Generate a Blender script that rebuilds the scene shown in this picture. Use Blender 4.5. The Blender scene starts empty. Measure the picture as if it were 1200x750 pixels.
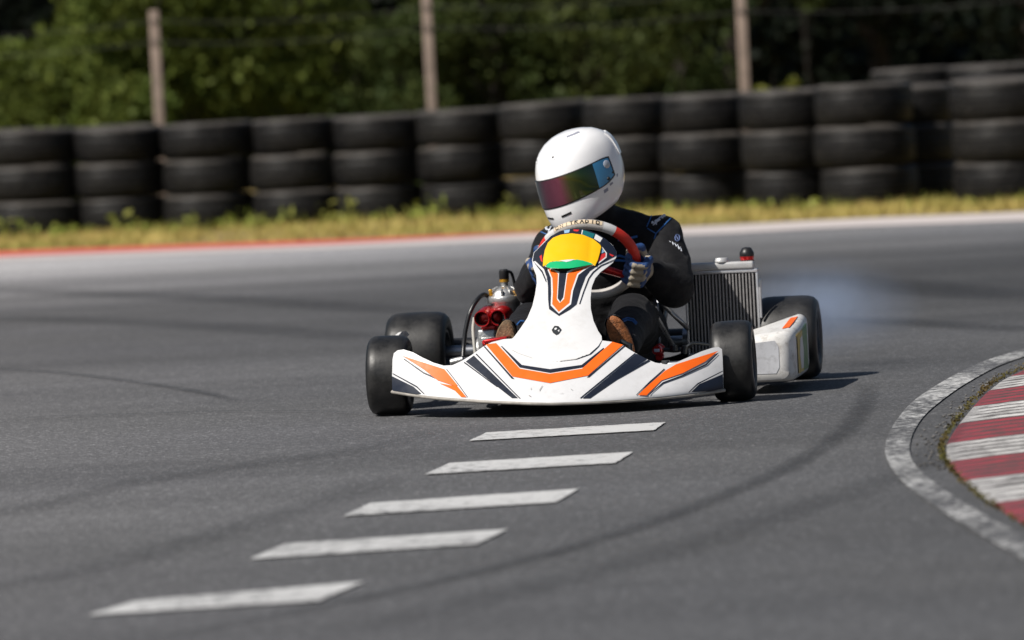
import bpy, bmesh, math, random
import numpy as np
from mathutils import Vector, Matrix, noise
from mathutils.bvhtree import BVHTree
from mathutils.geometry import tessellate_polygon

random.seed(7)
rng = np.random.default_rng(7)
SC = bpy.context.scene
COL = SC.collection
R = math.radians

# ------------------------------------------------------------------ camera model
CAM_H, PITCH, ROLL, FPX = 1.09, R(2.57), R(2.9), 6660.0
CAM = Vector((0, 0, CAM_H))
FW = Vector((0, math.cos(PITCH), -math.sin(PITCH)))
_r0 = Vector((1, 0, 0)); _u0 = Vector((0, math.sin(PITCH), math.cos(PITCH)))
CR = _r0 * math.cos(ROLL) - _u0 * math.sin(ROLL)
CU = _r0 * math.sin(ROLL) + _u0 * math.cos(ROLL)

def ray(px, py):
    return FW + CR * ((px - 600) / FPX) - CU * ((py - 375) / FPX)
def G(px, py, z=0.0):
    d = ray(px, py); return CAM + d * ((z - CAM_H) / d.z)
def at_y(px, py, Y):
    d = ray(px, py); return CAM + d * (Y / d.y)

YAW = R(8.5)
KO = G(660, 478)
KM = Matrix.Translation(KO) @ Matrix.Rotation(-YAW, 4, 'Z')
KMI = KM.inverted()
_kc = KMI @ CAM
def K(px, py, yl):
    """measured point on the plane y = yl of the kart's own frame"""
    b = KMI @ (CAM + ray(px, py)); d = b - _kc
    return _kc + d * ((yl - _kc.y) / d.y)
def KS(px, py, F):
    y = -0.2
    for _ in range(25):
        p = K(px, py, y); y = 0.5 * y + 0.5 * F(p.x, p.z)
    p = K(px, py, y); return (p.x, p.z)

# ------------------------------------------------------------------ materials
MATS = {}
def new_mat(name):
    m = bpy.data.materials.new(name); m.use_nodes = True
    nt = m.node_tree; nt.nodes.clear()
    out = nt.nodes.new('ShaderNodeOutputMaterial'); b = nt.nodes.new('ShaderNodeBsdfPrincipled')
    nt.links.new(b.outputs[0], out.inputs[0])
    MATS[name] = m
    return m, nt, b, out
def N(nt, t, **kw):
    n = nt.nodes.new(t)
    for k, v in kw.items():
        if k in n.inputs.keys(): n.inputs[k].default_value = v
        else: setattr(n, k, v)
    return n
def noise_node(nt, vec, scale, detail=4, rough=.55):
    n = N(nt, 'ShaderNodeTexNoise'); n.inputs['Scale'].default_value = scale
    n.inputs['Detail'].default_value = detail; n.inputs['Roughness'].default_value = rough
    if vec is not None: nt.links.new(vec, n.inputs['Vector'])
    return n
def ramp(nt, fac, stops):
    r = N(nt, 'ShaderNodeValToRGB'); cr = r.color_ramp
    while len(cr.elements) > 1: cr.elements.remove(cr.elements[0])
    cr.elements[0].position = stops[0][0]
    for i, (p, c) in enumerate(stops):
        e = cr.elements[0] if i == 0 else cr.elements.new(p)
        if isinstance(c, (int, float)): c = (c, c, c)
        e.color = (*c[:3], 1)
    nt.links.new(fac, r.inputs[0]); return r
def mixc(nt, fac, a, b, mode='MIX'):
    m = N(nt, 'ShaderNodeMix', data_type='RGBA', blend_type=mode)
    for sock, v in ((0, fac), (6, a), (7, b)):
        if isinstance(v, bpy.types.NodeSocket): nt.links.new(v, m.inputs[sock])
        elif sock == 0: m.inputs[0].default_value = v
        else: m.inputs[sock].default_value = (*v[:3], 1)
    return m.outputs[2]
def math_n(nt, op, a, b=None, clamp=False):
    m = N(nt, 'ShaderNodeMath', operation=op, use_clamp=clamp)
    for i, v in enumerate((a, b)):
        if v is None: continue
        if isinstance(v, bpy.types.NodeSocket): nt.links.new(v, m.inputs[i])
        else: m.inputs[i].default_value = v
    return m.outputs[0]
def bump(nt, b, h, strength, dist=.01):
    bn = N(nt, 'ShaderNodeBump'); bn.inputs['Strength'].default_value = strength
    bn.inputs['Distance'].default_value = dist
    nt.links.new(h, bn.inputs['Height']); nt.links.new(bn.outputs[0], b.inputs['Normal'])

def pmat(name, col, rough=.5, metal=0., var=.15, scale=12., bmp=0., bscale=60., coat=0., spec=.5, dirt=None, dirt_amt=.5, dscale=9., sheen=0.):
    m, nt, b, out = new_mat(name)
    tc = N(nt, 'ShaderNodeTexCoord').outputs['Object']
    n = noise_node(nt, tc, scale, 5)
    lo = [max(0, c * (1 - var)) for c in col]; hi = [min(1, c * (1 + var)) for c in col]
    c = ramp(nt, n.outputs[0], [(.3, lo), (.7, hi)]).outputs[0]
    rsock = ramp(nt, noise_node(nt, tc, scale * 2.3, 3).outputs[0], [(.3, max(0, rough - .07)), (.7, min(1, rough + .07))]).outputs[0]
    if dirt is not None:
        dn = noise_node(nt, tc, dscale, 8, .7)
        f = ramp(nt, dn.outputs[0], [(.5, 0.), (.72, dirt_amt)]).outputs[0]
        c = mixc(nt, f, c, dirt)
    nt.links.new(c, b.inputs['Base Color']); nt.links.new(rsock, b.inputs['Roughness'])
    b.inputs['Metallic'].default_value = metal
    b.inputs['Specular IOR Level'].default_value = spec
    b.inputs['Coat Weight'].default_value = coat; b.inputs['Coat Roughness'].default_value = .08
    if sheen: b.inputs['Sheen Weight'].default_value = sheen
    if bmp: bump(nt, b, noise_node(nt, tc, bscale, 5).outputs[0], bmp)
    return m

WHITE = pmat('white_plastic', (.64, .64, .645), .38, var=.03, coat=0., dirt=(.42, .40, .37), dirt_amt=.35, dscale=14)
WHITE_NOSE = pmat('white_nose_plastic', (.61, .61, .62), .42, var=.03, coat=0., dirt=(.35, .33, .31), dirt_amt=.22, dscale=30)
ORANGE = pmat('orange_sticker', (.86, .13, .008), .45, var=.06, scale=20, spec=.35)
NAVY = pmat('navy_sticker', (.009, .013, .025), .42, var=.2, spec=.4)
YELLOW = pmat('yellow_plate', (.84, .47, .003), .36, var=.04, coat=.15)
GREEN = pmat('green_paint', (.01, .42, .16), .35, var=.05)
TEAL = pmat('teal_sticker', (.01, .12, .13), .35)
STICK_RED = pmat('red_sticker', (.55, .03, .03), .35)
PALEBLUE = pmat('pale_blue_sticker', (.25, .42, .6), .35)
LIP = pmat('scuffed_lip', (.30, .28, .25), .6, var=.25, scale=30, dirt=(.12, .11, .1), dirt_amt=.6)
RED = pmat('red_anodised', (.50, .01, .012), .3, metal=.55, var=.12, coat=.4)
RED_GRIP = pmat('red_grip', (.62, .025, .012), .6, var=.15, bmp=.15, bscale=220)
GRIP_GREY = pmat('grey_suede_grip', (.42, .40, .38), .75, var=.12, bmp=.2, bscale=260, dirt=(.2, .18, .16), dirt_amt=.5)
GRIP_BEIGE = pmat('beige_grip_label', (.60, .48, .33), .6, var=.1)
BLACKTXT = pmat('dark_print', (.02, .018, .016), .5)
STEEL = pmat('steel_tube', (.30, .31, .33), .34, metal=.9, var=.12)
DSTEEL = pmat('dark_steel', (.05, .055, .06), .4, metal=.7, var=.2)
ALU = pmat('cast_aluminium', (.50, .50, .49), .4, metal=.85, var=.12, bmp=.15, bscale=120, dirt=(.1, .09, .08), dirt_amt=.6, dscale=25)
BLACKP = pmat('black_plastic', (.012, .012, .013), .42, var=.2)
SEATM = pmat('seat_shell', (.02, .02, .022), .4, var=.2)
HOSE = pmat('black_hose', (.01, .01, .011), .35, var=.2)
CLEARH = pmat('milky_hose', (.55, .53, .48), .35, var=.1)
GOLD = pmat('gold_fitting', (.75, .38, .04), .3, metal=.8)
RADFRAME = pmat('radiator_frame', (.62, .62, .64), .35, metal=.6)
TANK = pmat('radiator_tank', (.50, .50, .50), .45, metal=.3)
RADFIN = pmat('radiator_fin', (.27, .26, .26), .5, metal=.2, var=.15, scale=60)
RADDARK = pmat('radiator_core', (.012, .014, .02), .6, var=.3)
SUIT = pmat('black_race_suit', (.0065, .0065, .008), .8, var=.25, scale=18, bmp=.5, bscale=30, sheen=.03, spec=.2)
SUITBLUE = pmat('suit_blue_trim', (.02, .10, .30), .6, var=.15)
SUITWHITE = pmat('suit_white_print', (.55, .58, .65), .6, var=.1)
SOLE = pmat('worn_orange_sole', (.34, .12, .04), .75, var=.45, scale=90, bmp=.4, bscale=160, dirt=(.07, .055, .04), dirt_amt=.8, dscale=60)
SOLE_DK = pmat('worn_brown_sole', (.17, .11, .06), .8, var=.45, scale=90, bmp=.4, bscale=160, dirt=(.05, .045, .03), dirt_amt=.8, dscale=60)
SHOE = pmat('black_shoe', (.015, .015, .017), .6, var=.2)
GLOVE_BLUE = pmat('glove_blue', (.012, .045, .15), .65, var=.25, scale=60, bmp=.2, bscale=150)
GLOVE_PALE = pmat('glove_pale', (.30, .26, .20), .7, var=.2, scale=60, bmp=.2, bscale=150)
HELM = pmat('white_helmet_paint', (.80, .80, .81), .16, var=.015, coat=.7)
VENT = pmat('vent_black', (.008, .008, .008), .5)
PIVOT = pmat('pivot_grey', (.40, .44, .5), .35, metal=.3)
VISBLUE = pmat('visor_blue_end', (.045, .22, .42), .2, var=.1, coat=.6)
PODGREY = pmat('scuffed_pod', (.70, .69, .67), .45, var=.1, dirt=(.22, .18, .13), dirt_amt=.7, dscale=26)
STICKGREY = pmat('torn_pale_sticker', (.48, .49, .52), .45, var=.1, scale=18, dirt=(.2, .2, .2), dirt_amt=.5, dscale=40)
PODYEL = pmat('pod_yellow', (.55, .38, .01), .35, var=.1, dirt=(.2, .15, .05), dirt_amt=.4)
PODGRN = pmat('pod_green', (.03, .16, .04), .4)
POST = pmat('weathered_post', (.27, .205, .165), .8, var=.2, bmp=.4, bscale=40)
WIRE = pmat('fence_wire', (.03, .03, .03), .6)
BARK = pmat('bark', (.028, .022, .018), .9, var=.4, bmp=.6, bscale=25)

def rubber(name, base, scuff, amt, scale):
    m, nt, b, out = new_mat(name)
    tc = N(nt, 'ShaderNodeTexCoord').outputs['Object']
    n = noise_node(nt, tc, scale, 6, .65)
    c = ramp(nt, n.outputs[0], [(.35, base), (.75, scuff)]).outputs[0]
    n2 = noise_node(nt, tc, scale * 8, 3)
    c = mixc(nt, math_n(nt, 'MULTIPLY', n2.outputs[0], amt), c, scuff)
    nt.links.new(c, b.inputs['Base Color'])
    nt.links.new(ramp(nt, n.outputs[0], [(.35, .34), (.7, .6)]).outputs[0], b.inputs['Roughness'])
    b.inputs['Specular IOR Level'].default_value = .45
    bump(nt, b, n2.outputs[0], .12, .002)
    return m
KTYRE = rubber('kart_tyre_rubber', (.007, .007, .007), (.032, .031, .030), .4, 12)
KTYRE_SIDE = rubber('kart_tyre_sidewall', (.006, .006, .006), (.012, .012, .012), .2, 9)

def barrier_rubber():
    m, nt, b, out = new_mat('barrier_tyre_rubber')
    tc = N(nt, 'ShaderNodeTexCoord').outputs['Object']
    oi = N(nt, 'ShaderNodeObjectInfo').outputs['Random']
    off = N(nt, 'ShaderNodeVectorMath', operation='ADD'); nt.links.new(tc, off.inputs[0])
    cmb = N(nt, 'ShaderNodeCombineXYZ'); nt.links.new(math_n(nt, 'MULTIPLY', oi, 37.), cmb.inputs[0]); nt.links.new(cmb.outputs[0], off.inputs[1])
    v = off.outputs[0]
    n = noise_node(nt, v, 5, 6, .65)
    base = mixc(nt, oi, (.0045, .0045, .005), (.0095, .0092, .009))
    c = mixc(nt, ramp(nt, n.outputs[0], [(.5, 0.), (.8, .5)]).outputs[0], base, (.035, .033, .030))
    # settled dust on faces that look upward
    g = N(nt, 'ShaderNodeNewGeometry'); sx = N(nt, 'ShaderNodeSeparateXYZ'); nt.links.new(g.outputs['True Normal'], sx.inputs[0])
    up = ramp(nt, sx.outputs[2], [(.25, 0.), (.8, .75)]).outputs[0]
    c = mixc(nt, math_n(nt, 'MULTIPLY', up, n.outputs[0]), c, (.19, .17, .15))
    nt.links.new(c, b.inputs['Base Color'])
    b.inputs['Roughness'].default_value = .5; b.inputs['Specular IOR Level'].default_value = .2
    bump(nt, b, n.outputs[0], .3, .02)
    return m
BTYRE = barrier_rubber()

# ------------------------------------------------------------------ helpers
def tag(o, label=None, cat=None, group=None, kind=None):
    if label: o['label'] = label
    if cat: o['category'] = cat
    if group: o['group'] = group
    if kind: o['kind'] = kind
    return o
def link(name, me, parent=None):
    o = bpy.data.objects.new(name, me); COL.objects.link(o)
    if parent is not None: o.parent = parent
    return o
def empty(name, loc=(0, 0, 0), rz=0):
    o = bpy.data.objects.new(name, None); COL.objects.link(o); o.location = loc; o.rotation_euler = (0, 0, rz)
    o.empty_display_size = .1
    return o
def copy_tree(o, parent=None):
    c = o.copy(); COL.objects.link(c)
    if parent is not None: c.parent = parent
    for ch in list(o.children): copy_tree(ch, c)
    return c

class MB:
    """collects shapes, then links them as ONE mesh object"""
    def __init__(s): s.v = []; s.f = []; s.m = []; s.sm = []
    def add(s, vs, fs, mi=0, smooth=True):
        k = len(s.v); s.v += [tuple(v) for v in vs]
        for f in fs: s.f.append([i + k for i in f]); s.m.append(mi); s.sm.append(smooth)
        return s
    def box(s, c, d, mi=0, rot=None, bev=.0):
        bm = bmesh.new(); bmesh.ops.create_cube(bm, size=1)
        bmesh.ops.scale(bm, vec=d, verts=bm.verts)
        if bev: bmesh.ops.bevel(bm, geom=bm.edges[:], offset=bev, segments=3, affect='EDGES', profile=.5)
        if rot is not None: bmesh.ops.transform(bm, matrix=rot.to_4x4(), verts=bm.verts)
        bmesh.ops.translate(bm, vec=c, verts=bm.verts)
        return s.bm(bm, mi, bev > 0)
    def bm(s, bm, mi=0, smooth=True):
        bm.verts.index_update()
        s.add([v.co.copy() for v in bm.verts], [[v.index for v in f.verts] for f in bm.faces], mi, smooth); bm.free(); return s
    def tube(s, pts, rad, mi=0, seg=12, caps=True, closed=False):
        pts = [Vector(p) for p in pts]; n = len(pts)
        rad = rad if isinstance(rad, (list, tuple)) else [rad] * n
        up = None; vs = []; fs = []
        for i, p in enumerate(pts):
            a = pts[(i - 1) % n] if (closed or i > 0) else p; b = pts[(i + 1) % n] if (closed or i < n - 1) else p
            t = (b - a).normalized()
            if up is None: up = t.orthogonal().normalized()
            up = (up - t * up.dot(t)).normalized(); w = t.cross(up)
            for k in range(seg):
                q = 2 * math.pi * k / seg
                vs.append(p + (up * math.cos(q) + w * math.sin(q)) * rad[i])
        for i in range(n if closed else n - 1):
            for k in range(seg):
                j = (i + 1) % n
                fs.append([i * seg + k, i * seg + (k + 1) % seg, j * seg + (k + 1) % seg, j * seg + k])
        if caps and not closed:
            fs.append(list(range(seg))[::-1]); fs.append(list(range((n - 1) * seg, n * seg)))
        return s.add(vs, fs, mi)
    def lathe(s, prof, c=(0, 0, 0), axis='Z', mi=0, seg=48, M=None, mi_f=None):
        """prof: (radius, height) pairs"""
        n = len(prof); vs = []; fs = []; ms = []
        for r, h in prof:
            for k in range(seg):
                q = 2 * math.pi * k / seg
                p = Vector((r * math.cos(q), r * math.sin(q), h))
                if axis == 'X': p = Vector((h, p.x, p.y))
                if axis == 'Y': p = Vector((p.x, h, p.y))
                if M is not None: p = M @ p
                vs.append(p + Vector(c))
        for i in range(n - 1):
            for k in range(seg):
                fs.append([i * seg + k, i * seg + (k + 1) % seg, (i + 1) * seg + (k + 1) % seg, (i + 1) * seg + k])
        if mi_f is None: return s.add(vs, fs, mi)
        k0 = len(s.f); s.add(vs, fs, mi)
        for i in range(n - 1):
            for k in range(seg): s.m[k0 + i * seg + k] = mi_f(i)
        return s
    def cyl(s, a, b, r0, r1=None, mi=0, seg=24):
        return s.tube([a, b], [r0, r0 if r1 is None else r1], mi, seg)
    def build(s, name, mats, parent=None, auto=40, fixn=True):
        me = bpy.data.meshes.new(name); me.from_pydata(s.v, [], s.f)
        if not isinstance(mats, (list, tuple)): mats = [mats]
        for m in mats: me.materials.append(m)
        me.polygons.foreach_set('material_index', s.m); me.polygons.foreach_set('use_smooth', s.sm)
        if fixn:
            bm = bmesh.new(); bm.from_mesh(me); bmesh.ops.recalc_face_normals(bm, faces=bm.faces)
            for e in bm.edges:
                if len(e.link_faces) == 2 and e.calc_face_angle(0) > R(auto): e.smooth = False
            bm.to_mesh(me); bm.free()
        me.update()
        return link(name, me, parent)

def tri_poly(p2):
    return tessellate_polygon([[Vector((a, b, 0)) for a, b in p2]])
def conform(p2, F, cell=.012):
    """cut a flat outline (x, z) into small cells and lay it on the surface y = F(x, z)"""
    bm = bmesh.new()
    vs = [bm.verts.new((a, 0, b)) for a, b in p2]
    for t in tri_poly(p2):
        try: bm.faces.new([vs[i] for i in t])
        except ValueError: pass
    xs = [a for a, b in p2]; zs = [b for a, b in p2]
    for k in range(int(min(xs) / cell) - 1, int(max(xs) / cell) + 2):
        bmesh.ops.bisect_plane(bm, geom=bm.verts[:] + bm.edges[:] + bm.faces[:], plane_co=(k * cell + .0003, 0, 0), plane_no=(1, 0, 0))
    for k in range(int(min(zs) / cell) - 1, int(max(zs) / cell) + 2):
        bmesh.ops.bisect_plane(bm, geom=bm.verts[:] + bm.edges[:] + bm.faces[:], plane_co=(0, 0, k * cell + .0003), plane_no=(0, 0, 1))
    for v in bm.verts: v.co.y = F(v.co.x, v.co.z)
    return bm
def surf_obj(name, outline, F, decals, mats, parent, thick=.006, cell=.012):
    """shell on y = F(x,z) with stickers laid on it; one mesh, normals taken from F"""
    def nrm(x, z):
        e = .002
        return Vector(((F(x + e, z) - F(x - e, z)) / (2 * e), -1, (F(x, z + e) - F(x, z - e)) / (2 * e))).normalized()
    mb = MB(); nn = []
    bm = conform(outline, F, cell); bm.verts.index_update()
    base = [v.co.copy() for v in bm.verts]; fs = [[v.index for v in f.verts] for f in bm.faces]
    rim = [[v.index for v in e.verts] for e in bm.edges if len(e.link_faces) == 1]; bm.free()
    fr = []
    for f in fs:
        a, b, c = base[f[0]], base[f[1]], base[f[2]]
        fr.append(f if (b - a).cross(c - a).y < 0 else f[::-1])
    ns = [nrm(p.x, p.z) for p in base]; n = len(base)
    mb.add(base, fr, 0); nn += ns
    mb.add([p - q * thick for p, q in zip(base, ns)], [f[::-1] for f in fr], 0); nn += [-q for q in ns]
    k = len(mb.v)
    mb.add(base + [p - q * thick for p, q in zip(base, ns)], [[a, b, b + n, a + n] for a, b in rim], 0, False); nn += [Vector((0, 0, 1))] * (2 * n)
    flat_from = 2 * len(fr); flat_to = len(mb.f)
    for li, (mi, p2) in enumerate(decals):
        d = conform(p2, lambda x, z: F(x, z), cell * .6); d.verts.index_update()
        b2 = [v.co.copy() for v in d.verts]; f2 = [[v.index for v in f.verts] for f in d.faces]; d.free()
        f3 = []
        for f in f2:
            a, b, c = b2[f[0]], b2[f[1]], b2[f[2]]
            f3.append(f if (b - a).cross(c - a).y < 0 else f[::-1])
        n2 = [nrm(p.x, p.z) for p in b2]
        mb.add([p + q * (.0012 + (.0005 if mi == 0 else .0009 if mi == 1 else .0004) + .00006 * li) for p, q in zip(b2, n2)], f3, mi); nn += n2
    o = mb.build(name, mats, parent, fixn=False)
    try:
        o.data.normals_split_custom_set_from_vertices([tuple(v) for v in nn])
    except Exception as e: print('normals', e)
    return o

def smooth_curve(pts, n=8, closed=False):
    """Catmull-Rom through 2D/3D points"""
    P = [Vector(p) for p in pts]; out = []; m = len(P)
    rngk = range(m if closed else m - 1)
    for i in rngk:
        g = (lambda k: P[k % m]) if closed else (lambda k: P[min(max(k, 0), m - 1)])
        p0, p1, p2, p3 = g(i - 1), g(i), g(i + 1), g(i + 2)
        for k in range(n):
            t = k / n
            out.append(.5 * ((2 * p1) + (p2 - p0) * t + (2 * p0 - 5 * p1 + 4 * p2 - p3) * t * t + (3 * p1 - p0 - 3 * p2 + p3) * t ** 3))
    if not closed: out.append(P[-1])
    return out

# ------------------------------------------------------------------ setting: ground, track, markings
def asphalt_nodes(nt, b):
    geo = N(nt, 'ShaderNodeNewGeometry').outputs['Position']
    sep = N(nt, 'ShaderNodeSeparateXYZ'); nt.links.new(geo, sep.inputs[0])
    # long bands along the racing line (the surface wears in streaks along the track)
    mp = N(nt, 'ShaderNodeMapping'); mp.inputs['Scale'].default_value = (.16, 1., 1.); mp.inputs['Rotation'].default_value = (0, 0, R(-4)); nt.links.new(geo, mp.inputs[0])
    band = noise_node(nt, mp.outputs[0], .55, 5, .6).outputs[0]
    patch = noise_node(nt, geo, .5, 4, .55).outputs[0]
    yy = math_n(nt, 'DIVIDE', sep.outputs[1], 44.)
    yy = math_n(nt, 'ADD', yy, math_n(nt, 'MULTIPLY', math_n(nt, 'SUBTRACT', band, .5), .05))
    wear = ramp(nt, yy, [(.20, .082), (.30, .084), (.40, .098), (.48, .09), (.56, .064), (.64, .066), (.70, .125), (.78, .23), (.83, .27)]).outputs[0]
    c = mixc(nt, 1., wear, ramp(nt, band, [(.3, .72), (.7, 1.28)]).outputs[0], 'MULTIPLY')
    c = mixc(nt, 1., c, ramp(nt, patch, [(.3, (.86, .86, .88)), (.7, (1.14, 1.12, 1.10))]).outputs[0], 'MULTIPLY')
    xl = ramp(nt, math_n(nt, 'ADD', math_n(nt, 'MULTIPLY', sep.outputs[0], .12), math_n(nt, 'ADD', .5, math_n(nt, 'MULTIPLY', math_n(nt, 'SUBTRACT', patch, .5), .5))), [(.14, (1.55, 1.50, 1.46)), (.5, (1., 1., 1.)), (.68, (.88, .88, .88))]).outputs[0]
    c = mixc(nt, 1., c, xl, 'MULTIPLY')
    # stone grain
    v = N(nt, 'ShaderNodeTexVoronoi'); v.inputs['Scale'].default_value = 120; nt.links.new(geo, v.inputs['Vector'])
    sepc = N(nt, 'ShaderNodeSeparateColor'); nt.links.new(v.outputs['Color'], sepc.inputs[0])
    grain = ramp(nt, sepc.outputs[0], [(0, .70), (.5, .96), (.88, 1.12), (.94, 1.7), (1, 2.4)]).outputs[0]
    c = mixc(nt, 1., c, grain, 'MULTIPLY')
    fine = noise_node(nt, geo, 60, 4, .7).outputs[0]
    c = mixc(nt, 1., c, ramp(nt, fine, [(.3, .88), (.7, 1.12)]).outputs[0], 'MULTIPLY')
    c = mixc(nt, 1., c, (.97, .985, 1.02), 'MULTIPLY')
    h = math_n(nt, 'ADD', math_n(nt, 'MULTIPLY', v.outputs['Distance'], 1.), fine)
    return geo, c, h, patch
def asphalt():
    m, nt, b, out = new_mat('asphalt')
    geo, c, h, patch = asphalt_nodes(nt, b)
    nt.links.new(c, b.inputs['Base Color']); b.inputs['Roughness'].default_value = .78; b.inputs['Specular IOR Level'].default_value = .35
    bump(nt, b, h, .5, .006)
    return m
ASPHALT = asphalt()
def paint(name, col, wear_lo, wear_hi, scale=26, streak=False):
    """road paint worn through to the asphalt"""
    m, nt, b, out = new_mat(name)
    geo, ca, h, patch = asphalt_nodes(nt, b)
    n = noise_node(nt, geo, scale, 6, .7).outputs[0]
    n2 = noise_node(nt, geo, 1.3, 3).outputs[0]
    f = math_n(nt, 'ADD', n, math_n(nt, 'MULTIPLY', math_n(nt, 'SUBTRACT', n2, .5), .5))
    f = ramp(nt, f, [(wear_lo, 0.), (wear_hi, 1.)]).outputs[0]
    cv = mixc(nt, n2, [x * .82 for x in col], col)
    nt.links.new(mixc(nt, f, ca, cv), b.inputs['Base Color'])
    b.inputs['Roughness'].default_value = .7; b.inputs['Specular IOR Level'].default_value = .35
    bump(nt, b, h, .3, .004)
    return m
P_DASH = paint('dash_paint', (.57, .57, .565), .30, .50)
P_LINE = paint('line_paint', (.60, .60, .59), .45, .64, 34)
P_EDGE = paint('far_line_paint', (.60, .54, .52), .15, .4)
P_REDLINE = paint('red_line_paint', (.66, .12, .09), .2, .4)

def soil_mat(name, c1, c2, c3, scale):
    m, nt, b, out = new_mat(name)
    geo = N(nt, 'ShaderNodeNewGeometry').outputs['Position']
    n = noise_node(nt, geo, scale, 7, .65)
    nt.links.new(ramp(nt, n.outputs[0], [(.3, c1), (.5, c2), (.7, c3)]).outputs[0], b.inputs['Base Color'])
    b.inputs['Roughness'].default_value = .95; b.inputs['Specular IOR Level'].default_value = .1
    bump(nt, b, n.outputs[0], .6, .05)
    return m
GROUND = soil_mat('grass_ground', (.18, .14, .06), (.27, .2, .085), (.15, .15, .045), 2.5)
BANKM = soil_mat('bank_shade_dark', (.006, .008, .004), (.009, .012, .006), (.014, .014, .008), 1.2)  # near-black tone stands in for the shade behind the trees

def sheet(name, pts, z, mat, kind='structure', **kw):
    mb = MB(); tr = tri_poly([(p[0], p[1]) for p in pts])
    mb.add([(p[0], p[1], z) for p in pts], [list(t) for t in tr], 0, False)
    o = mb.build(name, mat)
    for p in o.data.polygons:
        if p.normal.z < 0: p.flip()
    tag(o, kind=kind, **kw); return o
def ribbon(name, L, Rr, z, mat, **kw):
    mb = MB(); n = len(L)
    vs = [(p[0], p[1], z) for p in L] + [(p[0], p[1], z) for p in Rr]
    mb.add(vs, [[i, i + 1, n + i + 1, n + i] for i in range(n - 1)], 0, False)
    o = mb.build(name, mat); o.data.update()
    for p in o.data.polygons:
        if p.normal.z < 0: p.flip()
    tag(o, kind='structure', **kw); return o

g = sheet('ground', [(-400, -200), (400, -200), (400, 600), (-400, 600)], -.004, GROUND, label='dry grassy ground around the race track', cat='ground')
# the far track edge, seen beyond the kart
def edge_y(px, pts):
    for (a, ya), (b, yb) in zip(pts, pts[1:]):
        if a <= px <= b: return ya + (yb - ya) * (px - a) / (b - a)
E_IN = [(-200, 317), (0, 306.5), (200, 299), (400, 291.5), (600, 283), (820, 275.5), (1000, 266.5), (1200, 259), (1500, 245), (2000, 222), (2600, 195)]
E_OUT = [(-200, 311), (0, 300.5), (200, 293), (400, 286), (600, 276), (820, 266), (1000, 257), (1200, 249), (1500, 235), (2000, 212), (2600, 185)]
E_RED = [(-200, 306.3), (0, 296), (200, 288.7), (400, 282), (600, 274.2), (640, 272.6)]
ein = smooth_curve([G(*p)[:2] + (0,) for p in E_IN], 4)
eout = smooth_curve([G(*p)[:2] + (0,) for p in E_OUT], 4)
road = [(-80, 41.0)] + [tuple(p[:2]) for p in eout] + [(80, 33.0), (80, -8), (-80, -8)]
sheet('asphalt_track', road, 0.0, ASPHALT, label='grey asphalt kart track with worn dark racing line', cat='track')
ribbon('edge_line', ein, eout, .004, P_EDGE, label='broad pale line along the far edge of the track', cat='road marking')
px_l = [p for p in E_OUT if p[0] <= 600] + [(640, 274.2)]
ro = smooth_curve([G(px, edge_y(px, E_RED))[:2] + (0,) for px, _ in E_RED], 4)
ri = smooth_curve([G(px, edge_y(px, E_OUT) + 1.2 * max(0, 1 - px / 600))[:2] + (0,) for px, _ in E_RED], 4)
ribbon('red_edge_strip', ri, ro, .008, P_REDLINE, label='red strip between the pale edge line and the dry grass', cat='road marking')

DASH = [[(102, 723), (159, 706), (426, 683.5), (373.5, 706)], [(292, 657), (334, 639), (595, 622), (560, 639.6)],
        [(402, 606.5), (435, 591), (678, 574.5), (652, 590)], [(497, 557.5), (527, 544), (742, 531), (721, 544)],
        [(549, 518), (571, 508), (780, 496), (767, 505.5)]]
DL = ['nearest white painted bar of the row, lowest in front of the kart', 'white painted bar second from the camera in the slanting row',
      'middle white painted bar of the slanting row on the asphalt', 'white painted bar just beyond the middle one, one bar away from the kart',
      'white painted bar closest to the kart nose, small and worn']
for q, l in zip(DASH, DL):
    cs = [G(*p) for p in q]
    # straight painted sides broken into short steps so the ends look brushed
    pts = []
    for a, b in zip(cs, cs[1:] + cs[:1]):
        for k in range(24):
            p = a.lerp(b, k / 24); j = .0025 if 0 < k else 0
            pts.append((p.x + random.uniform(-j, j), p.y + random.uniform(-j, j) * 2))
    o = sheet('painted_bar', pts, .004, P_DASH, label=l, cat='road marking', group='white painted bars on the asphalt')

W_OUT = [(1900, 292), (1700, 312), (1500, 338), (1330, 375), (1200, 410), (1140, 430), (1080, 464), (1052, 492), (1038, 520), (1040, 541), (1060, 568), (1100, 598), (1148, 628), (1200, 658), (1330, 738), (1500, 860)]
W_IN = [(1900, 297), (1700, 317), (1500, 344), (1330, 383), (1200, 419), (1140, 446), (1092, 480), (1072, 505), (1066, 528), (1074, 548), (1104, 574), (1152, 604), (1200, 630), (1330, 706), (1500, 820)]
# resample both by matching arc parameters
def resamp(P, n):
    c = smooth_curve([G(*p)[:2] + (0,) for p in P], 8); L = [0]
    for a, b in zip(c, c[1:]): L.append(L[-1] + (b - a).length)
    out = []
    for k in range(n):
        t = L[-1] * k / (n - 1); i = max(j for j in range(len(L)) if L[j] <= t + 1e-9); i = min(i, len(c) - 2)
        out.append(c[i].lerp(c[i + 1], (t - L[i]) / max(1e-9, L[i + 1] - L[i])))
    return out
ribbon('corner_line', resamp(W_OUT, 80), resamp(W_IN, 80), .004, P_LINE, label='worn white line curving round the inside of the corner', cat='road marking')

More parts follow.
